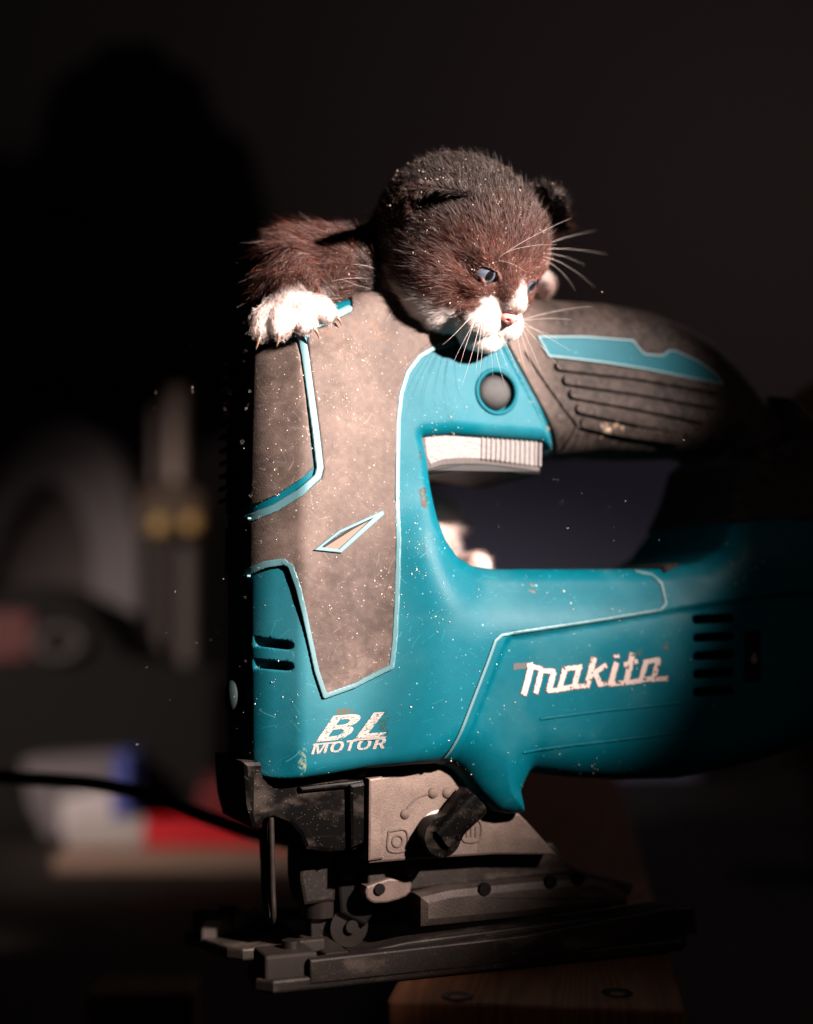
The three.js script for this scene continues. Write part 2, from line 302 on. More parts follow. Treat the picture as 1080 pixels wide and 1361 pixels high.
const dHandle = polyD(LS([[668, 452], [748, 604], [770, 640], [915, 640], [1060, 580], [1040, 330], [640, 330]]));
const dLogo = polyD(LS([[655, 852], [664, 842], [700, 838], [885, 808], [1000, 790], [1300, 770], [1300, 1180], [600, 1180], [592, 1012]]));
const dGrip = polyD(LS([[735, 480], [952, 514], [905, 583], [762, 566]]));
const disc = Array.from({ length: 16 }, (_, i) => { const r = 0.0062 * Math.sqrt((i + 0.5) / 16), a = i * 2.39996; return [Math.cos(a) * r, Math.sin(a) * r]; });
const soft = (fn, x, y) => { let s = 0; for (const [a, b] of disc) s += fn(x + a, y + b); return s / 16; };       // the swelling of the motor, without creases
const motorD = grid2((x, y) => dMotor(x, y), GX0 - 0.03, GY0 - 0.03, GX1 + 0.03, GY1 + 0.03, 0.001);
const motorH = grid2((x, y) => soft((a, b) => sst(0.011, -0.016, motorD(a, b)), x, y), GX0 - 0.01, GY0 - 0.01, GX1 + 0.01, GY1 + 0.01, 0.001);
const motorR = grid2((x, y) => soft((a, b) => sst(-0.003, -0.024, motorD(a, b)), x, y), GX0 - 0.01, GY0 - 0.01, GX1 + 0.01, GY1 + 0.01, 0.001);
const hGrid = grid2((x, y) => {
  let h = 0.026;
  h = lerp(h, 0.0345, motorH(x, y));
  h -= 0.0016 * sst(0.0004, -0.002, dLogo(x, y));
  h = lerp(h, 0.0195, sst(0.0016, -0.003, dHandle(x, y)));
  return h;
}, GX0 - 0.01, GY0 - 0.01, GX1 + 0.01, GY1 + 0.01, 0.0006);
const rGrid = grid2((x, y) => lerp(lerp(0.0045, 0.015, motorR(x, y)), 0.0135, sst(0.002, -0.004, dHandle(x, y))), GX0 - 0.01, GY0 - 0.01, GX1 + 0.01, GY1 + 0.01, 0.001);
const xEdge = (y) => 0.0002 - 0.0022 * sst(0.165, 0.215, y);         // the front edge leans back a little near the top
const BTN = L(659, 521, 0.025), slots = [[[333, 851], [384, 858], .0017], [[337, 882], [384, 886], .0017]].map(([a, b, r]) => [L(...a, 0.022), L(...b, 0.024), r]);
const rearSlots = [0, 1, 2, 3, 4].map((k) => [L(922, 824 + k * 24, 0.031), L(966, 822 + k * 24, 0.031), 0.0014]);
const nF2 = [-0.6, 0.8];                     // the slanted facet between side and front
function bodySDF(x, y, z) {
  const az = Math.abs(z), d2 = d2Body(x, y), h = hGrid(x, y), r = rGrid(x, y), a = d2 + r, b = az - h + r;
  let d = Math.min(Math.max(a, b), 0) + Math.hypot(Math.max(a, 0), Math.max(b, 0)) - r;
  const e = xEdge(y), xx = x - e;
  if (x < 0.03) {
    d = smax(d, (xx - 0.012) * nF2[0] + (az - 0.026) * nF2[1], 0.0012);
    d = smax(d, -(xx + 0.0035) * 0.938 + (az - 0.0075) * 0.346, 0.0035);
  }
  if (z > 0) {
    const q = Math.hypot(x - BTN[0], y - BTN[1]);                      // recess of the lock button
    if (q < 0.02) { d = smax(d, -Math.max(q - 0.0066, 0.0235 - z), 0.0006); }
    for (const [p, o, w] of slots) if (Math.abs(x - p[0]) < 0.03 && Math.abs(y - p[1]) < 0.01) {
      const dx = o[0] - p[0], dy = o[1] - p[1], t = clamp(((x - p[0]) * dx + (y - p[1]) * dy) / (dx * dx + dy * dy));
      d = smax(d, -Math.max(Math.hypot(x - p[0] - dx * t, y - p[1] - dy * t) - w * 0.75, 0.0155 - z), 0.0005);
    }
    if (x > 0.1) for (const [p, o, w] of rearSlots) {
      const dx = o[0] - p[0], dy = o[1] - p[1], t = clamp(((x - p[0]) * dx + (y - p[1]) * dy) / (dx * dx + dy * dy));
      d = smax(d, -Math.max(Math.hypot(x - p[0] - dx * t, y - p[1] - dy * t) - w, 0.027 - z), 0.0005);
    }
  }
  return d * 0.9;
}
function zSurf(x, y) { let z = 0.045; for (let i = 0; i < 60; i++) { const d = bodySDF(x, y, z); if (d < 0.00003) break; z -= d * 0.95; if (z < 0) return 0; } return z; }
part('housing', netMesh(bodySDF, [GX0, GY0, -0.037], [GX1 - 0.02, GY1, 0.037], 0.00085, sawUV), M.teal, saw);

// panels that follow the housing: lifted by `up` within an outline
function panel(name, px, up, mat, cell = 0.0007, extra, parent = saw, zs = SIDE, keep = true) {
  const p = px.length && typeof px[0][0] === 'number' ? LS(px, zs) : px, d2 = polyD(p);
  const xs = p.map((q) => q[0]), ys = p.map((q) => q[1]), m = 0.002;
  const f = (x, y, z) => { let d = smax(bodySDF(x, y, z) - up, d2(x, y), 0.0006); if (extra) d = extra(d, x, y, z); return keep ? smax(d, -(bodySDF(x, y, z) + 0.0014), 0.0003) : d; };
  return part(name, netMesh(f, [Math.max(Math.min(...xs), GX0) - m, Math.max(Math.min(...ys), GY0) - m, keep === 'near' ? 0 : -0.038], [Math.min(Math.max(...xs), GX1 - 0.02) + m, Math.min(Math.max(...ys), GY1) + m, 0.038], cell, sawUV), mat, parent);
}
// raised narrow lines over the housing
function ridge(name, lines, w, up, mat, cell = 0.00045, parent = saw, zs = SIDE) {
  const ps = lines.map((l) => LS(l, zs)), ds = ps.map(lineD), all = ps.flat(), xs = all.map((q) => q[0]), ys = all.map((q) => q[1]), m = w + 0.001;
  const f = (x, y, z) => { let q = 1; for (const d of ds) q = Math.min(q, d(x, y)); q -= w / 2; if (q > 0.004) return q; const b = bodySDF(x, y, z); return Math.max(smax(b - up, q, 0.00022), -(b + 0.0008)); };
  return part(name, netMesh(f, [Math.min(...xs) - m, Math.min(...ys) - m, 0.002], [Math.max(...xs) + m, Math.max(...ys) + m, 0.038], cell, sawUV), mat, parent);
}
const edgeB = [[600, 457], [577, 462], [556, 475], [541, 495], [532, 523], [528, 560], [527, 640], [525, 720], [522, 800], [519, 850], [515, 886]];
const sideB = [[515, 886], [470, 911], [431, 925], [420, 892], [405, 822], [396, 780], [388, 752], [380, 746]];
const loopB = [[300, 700], [343, 690], [370, 678], [400, 658], [426, 636], [429, 625], [423, 570], [416, 520], [410, 475], [408, 452], [412, 441], [436, 431], [466, 412], [480, 330], [640, 330], [668, 448], [640, 452], ...edgeB, ...sideB.slice(1), [360, 750], [343, 758], [300, 766]];
const frontB = [[290, 672], [341, 672], [372, 657], [400, 637], [416, 622], [411, 575], [405, 520], [399, 472], [395, 455], [385, 449], [355, 452], [322, 456], [290, 464]];
const handB = [[670, 446], [674, 460], [700, 508], [728, 560], [750, 599], [756, 640], [905, 640], [908, 625], [914, 660], [862, 764], [886, 752], [903, 736], [915, 714], [924, 699], [1012, 692], [1300, 720], [1300, 560], [1000, 330], [640, 330]];
const onPanel = [[loopB, SIDE], [frontB, SIDE], [handB, 0.019]].map(([p, z]) => polyD(LS(p, z)));
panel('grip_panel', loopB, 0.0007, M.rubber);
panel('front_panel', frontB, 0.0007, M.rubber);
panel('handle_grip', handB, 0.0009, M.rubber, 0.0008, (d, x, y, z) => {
  if (z < 0.004) return d;
  return d;
}, saw, 0.019);
const trims = [[...edgeB, ...sideB], [[380, 746], [360, 749], [343, 758]], [[343, 686], [370, 674], [398, 655], [421, 634], [424, 622], [418, 570], [411, 520], [405, 475], [401, 452], [396, 444], [372, 444]], [[330, 449], [372, 445], [400, 438], [430, 428], [462, 411]]];
ridge('panel_edge', [trims[0]], 0.0016, 0.00085, M.trim); ridge('panel_edge', [trims[1]], 0.0022, 0.0008, M.trim);
ridge('panel_edge', [trims[2]], 0.0024, 0.0009, M.trim); ridge('panel_edge', [trims[3]], 0.0026, 0.0010, M.trim);
ridge('panel_edge', [[[596, 1008], [620, 945], [645, 880], [655, 852], [664, 844], [700, 838], [790, 825], [878, 811], [887, 802], [887, 775], [878, 762], [860, 758]]], 0.0011, 0.00045, M.trim, 0.0004, saw, 0.033);
ridge('panel_edge', [[[672, 458], [700, 508], [728, 560], [744, 594]]], 0.0012, 0.0006, M.trim);
// teal inlay and the finger ribs on the handle
panel('handle_inlay', [[708, 451], [770, 451], [833, 456], [841, 467], [848, 474], [871, 476], [881, 469], [890, 470], [920, 484], [942, 500], [951, 513], [900, 503], [850, 493], [800, 485], [760, 480], [722, 476]], 0.0013, M.teal, 0.0005, null, saw, 0.017, 'near');
ridge('handle_inlay_edge', [[[708, 451], [770, 451], [833, 456], [841, 467], [848, 474], [871, 476], [881, 469], [890, 470], [920, 484], [942, 500], [951, 513], [900, 503], [850, 493], [800, 485], [760, 480], [722, 476], [708, 451]]], 0.0008, 0.0016, M.trim, 0.0004, saw, 0.017);
for (const [a, b, c] of [[[738, 488], [840, 500], [946, 518]], [[748, 507], [840, 520], [940, 538]], [[756, 525], [840, 540], [926, 557]], [[765, 545], [840, 560], [912, 573]], [[772, 564], [830, 575], [903, 584]]])
  ridge('finger_rib', [[a, b, c]], 0.0034, 0.0021, M.rubber, 0.00055, saw, 0.018);
ridge('grip_seam', [[[694, 470], [722, 512], [748, 548], [764, 566], [756, 592]], [[764, 568], [830, 580], [903, 586]]], 0.0011, 0.0016, M.rubber, 0.0005, saw, 0.018);

// lettering printed on the side
const FONT = await new FontLoader().loadAsync('fonts/droid/droid_sans_bold.typeface.json');
function strokes(list, zx, zy, sc, z) { return list.map(([x0, y0, x1, y1, w]) => { const [ax, ay] = L(zx + x0 / sc, zy + y0 / sc, z), [bx, by] = L(zx + x1 / sc, zy + y1 / sc, z); return [ax, ay, bx, by, w * 1.14 / sc * 0.000225 / 2]; }); }
const logo = strokes([
  [88, 192, 190, 180, 24], [182, 190, 140, 348, 34], [240, 200, 206, 338, 30], [170, 186, 245, 204, 24], [306, 222, 276, 330, 32], [232, 214, 316, 218, 26], [270, 322, 335, 318, 24],
  [368, 205, 336, 318, 30], [350, 205, 462, 192, 24], [332, 316, 410, 302, 26], [446, 192, 416, 306, 32], [412, 302, 484, 296, 24],
  [528, 140, 486, 306, 34], [504, 240, 596, 182, 26], [532, 222, 562, 292, 30], [552, 292, 606, 280, 22],
  [652, 168, 616, 292, 34], [610, 288, 690, 280, 24], [740, 116, 704, 284, 36], [692, 182, 768, 160, 24], [700, 280, 782, 268, 26],
  [814, 164, 784, 268, 30], [800, 166, 890, 152, 24], [780, 266, 850, 256, 26], [884, 150, 852, 262, 32], [842, 262, 936, 256, 24], [636, 128, 652, 142, 14], [660, 124, 664, 140, 12],
], 660, 840, 4.154, 0.032);
const barD = (S) => (x, y) => { let d = 1; for (const [ax, ay, bx, by, w] of S) { const ex = bx - ax, ey = by - ay, l = Math.hypot(ex, ey), px = ((x - ax) * ex + (y - ay) * ey) / l, py = ((y - ay) * ex - (x - ax) * ey) / l, qx = Math.abs(px - l / 2) - l / 2, qy = Math.abs(py) - w; d = Math.min(d, Math.min(Math.max(qx, qy), 0) + Math.hypot(Math.max(qx, 0), Math.max(qy, 0))); } return d; };
const logoD = barD(logo), wear = (x, y) => 0.0011 * (fbm(x * 1500, y * 1500, 3, 3) - 0.42), worn = (x, y) => (fbm(x * 900, y * 900, 8, 3) - 0.70) * 0.004;
const lb = [L(672, 960, 0.032), L(915, 848, 0.032)];
part('logo_lettering', sheet((x, y) => Math.max(logoD(x, y) + wear(x, y) * 0.45, worn(x, y), (0.0018 - Math.hypot(x - L(683, 886, .032)[0], y - L(683, 886, .032)[1]) * 0.45)), lb[0][0], lb[0][1], lb[1][0], lb[1][1], 0.00014, zSurf, 0.00022), M.print, saw);
part('logo_outline', sheet((x, y) => logoD(x, y) - 0.0003 + 0.6 * wear(x + 0.3, y), lb[0][0], lb[0][1], lb[1][0], lb[1][1], 0.0002, zSurf, 0.0001), M.printEdge, saw);
// flat letters: text laid along a pixel baseline (o), one em along a, up along b
function letters(text, o, a, b, z, up) {
  const g = new THREE.ShapeGeometry(FONT.generateShapes(text, 1), 5).toNonIndexed(), p = g.attributes.position;
  for (let i = 0; i < p.count; i++) { const u = p.getX(i), v = p.getY(i), [x, y] = L(o[0] + a[0] * u + b[0] * v, o[1] + a[1] * u + b[1] * v, z); p.setXYZ(i, x, y, (typeof up === 'function' ? up(x, y) : up)); }
  g.deleteAttribute('normal'); g.computeVertexNormals(); return g;
}
const onSide = (x, y) => zSurf(x, y) + 0.00018;
const quadPx = (pts) => { const v = pts.map(([a, b]) => { const [x, y] = L(a, b, 0.025); return [x, y, onSide(x, y)]; }), g = new THREE.BufferGeometry(); g.setAttribute('position', new THREE.BufferAttribute(new Float32Array([...v[0], ...v[1], ...v[2], ...v[0], ...v[2], ...v[3]]), 3)); g.setAttribute('uv', new THREE.BufferAttribute(new Float32Array(12), 2)); g.computeVertexNormals(); return g; };
part('badge_lettering', mergeGeometries([letters('B', [410, 986.5], [60, -5.4], [24, -35], 0.025, onSide), letters('L', [462, 982], [60, -5.4], [24, -35], 0.025, onSide),
  letters('MOTOR', [409, 1002.6], [19.4, -1.8], [4.5, -14.5], 0.025, onSide), quadPx([[413, 990.5], [450, 987], [451.5, 984.6], [415, 988.3]].reverse()), quadPx([[466, 984.6], [506, 980.6], [508, 977.6], [468, 981.8]].reverse())]), M.printWorn, saw);

// slanted triangular emblem
const emblem = part('emblem', ext([[417, 731], [450, 705], [509, 678], [511, 684], [454, 735]], 0.0255, 0.0275, 0.0003, [[[428, 727], [452, 709], [496, 688], [450, 730]].reverse()]), M.trim, saw);
part('emblem_face', ext([[429, 728], [453, 711], [490, 692], [470, 712], [450, 731]], 0.0258, 0.02685, 0.0001), M.tan, emblem);
part('emblem_dark', ext([[428, 725], [470, 700], [498, 686], [494, 690], [470, 703], [432, 727]], 0.0258, 0.0270, 0.0001), M.black, emblem);  // the emblem's own dark part

// lock button
const btn = L(659, 521, 0.0255), bg = new THREE.LatheGeometry([[0, 0.0030], [0.0020, 0.00285], [0.0040, 0.0024], [0.0053, 0.0016], [0.0058, 0.0006], [0.0059, -0.003]].reverse().map(([x, y]) => new THREE.Vector2(x, y)), 36);
bg.rotateX(Math.PI / 2); bg.translate(btn[0], btn[1], 0.0236);
const buttonMat = std({ color: rgb(0.016, 0.015, 0.015), roughness: 0.45, bumpMap: M.metal.bumpMap, bumpScale: 0.0001 });
part('button_rim', (() => { const g = new THREE.TorusGeometry(0.0070, 0.00075, 10, 56); g.scale(1, 1, 0.8); g.translate(btn[0], btn[1], 0.0260); return g; })(), M.teal, saw);
part('lock_button', bg, buttonMat, saw);

// trigger with its ribbed pad
const trig = part('trigger', ext([[560, 560], [735, 566], [724, 588], [722, 608], [719, 628], [690, 626], [660, 621], [620, 619], [590, 621], [566, 627]], -0.020, 0.0225, 0.0026, [], 3), std({ color: rgb(0.085, 0.073, 0.069), roughness: 0.55, bumpMap: M.rubber.bumpMap, bumpScale: 0.0002 }), saw);
for (let k = 0; k < 13; k++) { const x = 640 + k * 6.4; part('trigger_rib', ext([[x, 578 + k * .75], [x + 3.6, 578.4 + k * .75], [x + 3, 611 + k * .8], [x - 0.6, 610.6 + k * .8]], 0.0215, 0.0229, 0.0003), trig.material, trig); }
part('trigger_lip', ext([[564, 620], [620, 613], [660, 615], [720, 623], [717, 632], [660, 625], [620, 622], [566, 631]], -0.0205, 0.0220, 0.0012, [], 2), M.black, trig);

// speed dial at the rear
const dial = part('speed_dial', ext([[990, 838], [1012, 836], [1012, 905], [990, 907]], 0.026, 0.0335, 0.0008), M.black, saw);
part('dial_digit', letters('6', [998, 881], [10, -0.6], [0, -12], 0.0336, 0.0337), M.print, dial);
// front knob and the front face ribs
{ const [x, y] = L(322, 925, 0.012), g = new THREE.SphereGeometry(0.0042, 24, 16); g.scale(0.7, 1.4, 0.9); g.translate(-0.0030, y, 0.0060); part('front_knob', g, std({ color: rgb(0.001, 0.010, 0.012), roughness: 0.75 }), saw); }
for (let k = 0; k < 12; k++) { const y = L(305, 478 + k * 17, 0)[1]; part('front_rib', box(0.004, 0.0016, 0.012, -0.0035, y, -0.002, 0.0006), M.black, saw); }
for (const y of [690, 766]) { const q = L(330, y, 0.015)[1]; part('seam_line', box(0.0012, 0.0007, 0.016, -0.0022, q, 0.0100, 0.0002), M.trim, saw); }
// belly strip under the logo: black lower edge
ridge('lower_strip', [[[694, 1000], [760, 990], [860, 978], [960, 962]], [[715, 955], [800, 944], [900, 934]]], 0.0009, 0.0003, M.teal, 0.0004, saw, 0.031);

// gear housing of cast metal, with the angle marks, and the lever
const gear = part('gear_housing', ext([[494, 1036], [512, 1032], [540, 1022], [565, 1017], [585, 1017], [598, 1024], [620, 1046], [650, 1078], [690, 1081], [702, 1093], [728, 1122], [740, 1136], [660, 1136], [560, 1142], [490, 1148], [491, 1100]], -0.02, 0.0215, 0.0008), M.metal, saw);
part('gear_skirt', ext([[489, 1120], [735, 1120], [757, 1150], [762, 1160], [700, 1167], [600, 1177], [488, 1190]], -0.015, 0.0135, 0.0008), M.plate, saw);
part('housing_flange', ext([[490, 1035], [509, 1032], [510, 1142], [489, 1145]], 0.0100, 0.0226, 0.0008), M.metal, gear);
for (const [x, y, r] of [[538, 1082, .0016], [575, 1054, .0017], [594, 1054, .0017]]) { const g = new THREE.SphereGeometry(r, 16, 12); const p = L(x, y, 0.0215); g.scale(1, 1, 0.55); g.translate(p[0], p[1], 0.0215); part('angle_mark', g, M.metal, gear); }
part('angle_arc', tube([[540, 1076], [546, 1068], [556, 1060], [569, 1055]].map((p) => L3(p[0], p[1], 0.0215)), 0.00035), M.metal, gear);
part('angle_arc', tube([[600, 1053], [608, 1049], [616, 1044]].map((p) => L3(p[0], p[1], 0.0215)), 0.00035), M.metal, gear);
const frameOf = (x0, y0, x1, y1) => tube([[x0, y0], [x1, y0 - 1], [x1, y1 - 1], [x0, y1], [x0, y0]].map((p) => L3(p[0], p[1], 0.0215)), 0.0004, 60, 6);
part('lock_mark', mergeGeometries([frameOf(516, 1105, 539, 1130), (() => { const g = new THREE.TorusGeometry(0.0017, 0.0004, 8, 24), p = L(528, 1118, 0.0215); g.translate(p[0], p[1], 0.0215); return g; })()]), M.metal, gear);
part('lock_mark', mergeGeometries([frameOf(615, 1093, 637, 1117), ...[0, 1, 2].map((k) => tube([L3(620 + k * 6, 1098, 0.0215), L3(620 + k * 6, 1112, 0.0215)], 0.0004, 4, 6))]), M.metal, gear);
{ const g = new THREE.TorusGeometry(0.0066, 0.0007, 8, 40, 1.75), p = L(583, 1108, 0.0215); g.rotateZ(1.5); g.scale(1, 1, 0.6); g.translate(p[0], p[1], 0.0216); part('lever_scale', g, std({ color: rgb(0.6, 0.5, 0.45), roughness: 0.6 }), gear); }
{ const a = L(587, 1112, 0.028), b = L(630, 1072, 0.030);
  const f = (x, y, z) => { const ex = b[0] - a[0], ey = b[1] - a[1], l = Math.hypot(ex, ey), u = ((x - a[0]) * ex + (y - a[1]) * ey) / l, v = ((y - a[1]) * ex - (x - a[0]) * ey) / l;
    const hub = Math.max(Math.hypot(x - a[0], y - a[1]) - 0.0058, Math.abs(z - 0.0245) - 0.0042), w = lerp(0.0034, 0.0050, clamp(u / l));
    const bar = Math.max(Math.abs(u - l * 0.55) - l * 0.62, Math.abs(v) - w, Math.abs(z - 0.0272) - 0.0034); return smin(hub, smax(bar, Math.abs(v) * 0.75 + (z - 0.0306) * 0.7 - 0.0022, 0.001), 0.0015) - 0.0003; };
  part('lever', netMesh(f, [a[0] - 0.012, a[1] - 0.012, 0.019], [b[0] + 0.012, b[1] + 0.012, 0.034], 0.0005), M.gloss, saw); }

// black front guard, plunger, blade clamp, roller, chip guard wire
const guard = part('front_guard', ext([[322, 1012], [380, 1010], [440, 1008], [490, 1006], [494, 1046], [491, 1080], [490, 1120], [484, 1130], [440, 1134], [406, 1130], [398, 1110], [384, 1094], [364, 1086], [352, 1090], [346, 1104], [334, 1100], [326, 1070]], -0.018, 0.018, 0.0015), M.gloss, saw);
part('guard_lip', ext([[398, 1046], [470, 1038], [489, 1036], [490, 1043], [470, 1046], [400, 1053]], 0.0165, 0.0196, 0.0007), M.gloss, guard);
part('guard_edge', ext([[464, 1042], [486, 1038], [492, 1046], [488, 1060], [488, 1120], [466, 1128]], 0.017, 0.0205, 0.0012), M.gloss, guard);
part('plunger_rod', (() => { const p = L(426, 1130, 0), q = L(426, 1210, 0); const g = new THREE.CylinderGeometry(0.0034, 0.0034, p[1] - q[1], 20); g.translate(p[0], (p[1] + q[1]) / 2, 0); return g; })(), M.steel, saw);
part('blade_clamp', ext([[398, 1132], [444, 1130], [448, 1160], [446, 1198], [404, 1204], [398, 1170]], -0.007, 0.007, 0.0012), M.steel, saw);
part('clamp_collar', (() => { const p = L(424, 1200, 0), g = new THREE.CylinderGeometry(0.0064, 0.0058, 0.0075, 28); g.translate(p[0], p[1], 0); return g; })(), M.steel, saw);
part('guide_bar', ext([[412, 1214], [440, 1210], [440, 1262], [414, 1264]], -0.003, 0.003, 0.0005), M.steel, saw);
part('guide_arm', ext([[446, 1130], [476, 1126], [478, 1175], [500, 1210], [486, 1232], [452, 1214]], -0.006, 0.008, 0.001), M.black, saw);
const roller = part('guide_roller', cylZ(464, 1232, -0.005, 0.006, 0.0062), M.steel, saw);
part('roller_pin', cylZ(468, 1232, 0.006, 0.0075, 0.0020, 16), M.steel, roller);
part('chip_guard_wire', tube([[352, 1080], [351, 1140], [352, 1195], [356, 1218], [360, 1226], [363, 1218], [362, 1180], [361, 1130], [360, 1086]].map((p, i) => L3(p[0], p[1], i < 5 ? 0.013 : 0.016)), 0.0009, 60, 10), M.steel, saw);
part('guard_strut', ext([[345, 1100], [364, 1096], [365, 1190], [362, 1222], [355, 1224], [349, 1190]], -0.016, -0.014, 0.0005), M.black, saw);

// base plate with its fork, tilt bracket and screws
const yP = (px, py, z) => L(px, py, z)[1], PZ = 0.0325, PF = 0.0415;
const plan = (pts, y0, y1, bevel = 0.0008) => { const s = new THREE.Shape(pts.map(([x, z]) => new THREE.Vector2(x, -z))), g = new THREE.ExtrudeGeometry(s, { depth: y1 - y0 - 2 * bevel, bevelEnabled: true, bevelThickness: bevel, bevelSize: bevel, bevelOffset: -bevel, bevelSegments: 2 }); g.rotateX(-Math.PI / 2); g.translate(0, y0 + bevel, 0); return g; };
const x0 = L(345, 1300, PZ)[0], x1 = L(926, 1230, PZ)[0], xf = L(412, 1290, PZ)[0], xs = x0 + 0.036;
const base = part('base_plate', plan([[x0, PZ - 0.004], [x0 + 0.004, PZ], [x1 - 0.006, PZ], [x1, PZ - 0.006], [x1, -PZ + 0.006], [x1 - 0.006, -PZ], [x0 + 0.05, -PZ], [x0 + 0.04, -PF], [x0 - 0.002, -PF], [x0 - 0.006, -PF + 0.004], [x0 + 0.002, -0.012], [x0 + 0.006, -0.008], [xs, -0.007], [xs, 0.007], [x0 + 0.006, 0.008], [x0 + 0.002, 0.012]], 0.0004, 0.0042), M.plate, saw);
part('base_flange', ext([[412, 1276], [700, 1243], [888, 1206], [924, 1206], [927, 1240], [888, 1248], [640, 1284], [412, 1309]], PZ - 0.004, PZ + 0.0004, 0.0006), M.plate, base);
part('base_flange', (() => { const g = new THREE.BoxGeometry(x1 - xf, 0.0075, 0.0035); g.translate((x1 + xf) / 2, 0.0075, -PZ + 0.002); return g; })(), M.plate, base);
part('base_step', ext([[470, 1268], [540, 1252], [800, 1218], [880, 1204], [905, 1206], [905, 1222], [700, 1250], [470, 1282]], 0.020, PZ - 0.0045, 0.0006), M.plate, base);
for (const s of [1, -1]) {
  const z = s > 0 ? 0.024 : -0.033, xa = x0 + (s > 0 ? 0.004 : -0.001);
  part('fork_prong', box(0.016, 0.0085, 0.013, xa + 0.006, 0.0065, z, 0.0012), M.plate, base);
  part('prong_rib', box(0.012, 0.004, 0.004, xa + 0.014, 0.0095, z - s * 0.007, 0.0008), M.plate, base);
  part('prong_screw', (() => { const g = new THREE.CylinderGeometry(0.0028, 0.003, 0.0022, 6); g.translate(xa + 0.008, 0.0118, z - s * 0.001); return g; })(), M.steel, base);
}
part('fork_bridge', box(0.008, 0.005, 0.05, x0 + 0.026, 0.006, 0, 0.001), M.plate, base);
const tilt = part('tilt_bracket', ext([[557, 1190], [600, 1180], [700, 1170], [790, 1164], [812, 1170], [838, 1190], [838, 1205], [700, 1222], [557, 1236]], 0.0, 0.0195, 0.003), std({ map: grimy([0.075, 0.052, 0.043], DUSTY, 65, 0.5), roughness: 0.6, metalness: 0.3, bumpMap: M.metal.bumpMap, bumpScale: 0.0002 }), saw);
part('tilt_link', ext([[487, 1178], [545, 1168], [546, 1186], [530, 1196], [498, 1201], [487, 1194]], 0.010, 0.0155, 0.0007, [], 2), M.metal, saw);
part('link_screw', cylZ(505, 1182, 0.0155, 0.0163, 0.0017, 18), M.black, saw);
for (const [x, y] of [[645, 1182], [733, 1172], [770, 1168]]) part('bracket_screw', cylZ(x, y, 0.0185, 0.0200, 0.0020, 18), M.black, tilt);
part('rear_gusset', ext([[728, 1120], [757, 1150], [800, 1172], [842, 1176], [838, 1190], [760, 1188]], -0.010, 0.008, 0.0007), M.plate, saw);

// sawdust caught on the saw
{ const pos = saw.children[0].geometry.attributes.position, nor = saw.children[0].geometry.attributes.normal, R = rng(77), mats = [], q = new THREE.Quaternion(), m4 = new THREE.Matrix4();
  const heavy = [[348, 590, 30, 120], [360, 700, 25, 60], [830, 566, 36, 26], [700, 770, 150, 22], [480, 560, 60, 130], [610, 560, 60, 20], [760, 600, 30, 20], [560, 780, 40, 120], [960, 770, 60, 40]].map(([x, y, rx, ry]) => [...L(x, y), rx * 0.000225, ry * 0.000225]);
  for (let t = 0; t < 200000 && mats.length < 2000; t++) {
    const i = (R() * pos.count) | 0; if (nor.getZ(i) < 0.1) continue; const x = pos.getX(i) + (R() - 0.5) * 0.001, y = pos.getY(i) + (R() - 0.5) * 0.001;
    let p = 0.10; for (const [hx, hy, rx, ry] of heavy) p += 0.8 * Math.exp(-(((x - hx) / rx) ** 2) - ((y - hy) / ry) ** 2);
    if (R() > p * sst(0.44, 0.66, fbm(x * 130, y * 130, 2, 3)) * (onPanel.some((d) => d(x, y) < 0) ? 1.6 : 0.9)) continue; const z = zSurf(x, y); if (z < 0.004) continue; const lift = onPanel.some((d) => d(x, y) < 0) ? 0.0008 : 0.00005;
    const s = 0.00006 + 0.00017 * R() ** 4; q.setFromEuler(new THREE.Euler(R() * 6, R() * 6, R() * 6));
    m4.compose(new THREE.Vector3(x, y, z + lift + s * 0.3), q, new THREE.Vector3(s * (1 + R()), s, s * 0.6)); mats.push(m4.clone());
  }
  const im = new THREE.InstancedMesh(new THREE.IcosahedronGeometry(1, 0), std({ color: rgb(0.72, 0.58, 0.48), roughness: 0.9 }), mats.length); mats.forEach((m, i) => im.setMatrixAt(i, m)); im.name = 'sawdust'; im.userData = { kind: 'stuff' }; im.castShadow = im.receiveShadow = true; saw.add(im); }
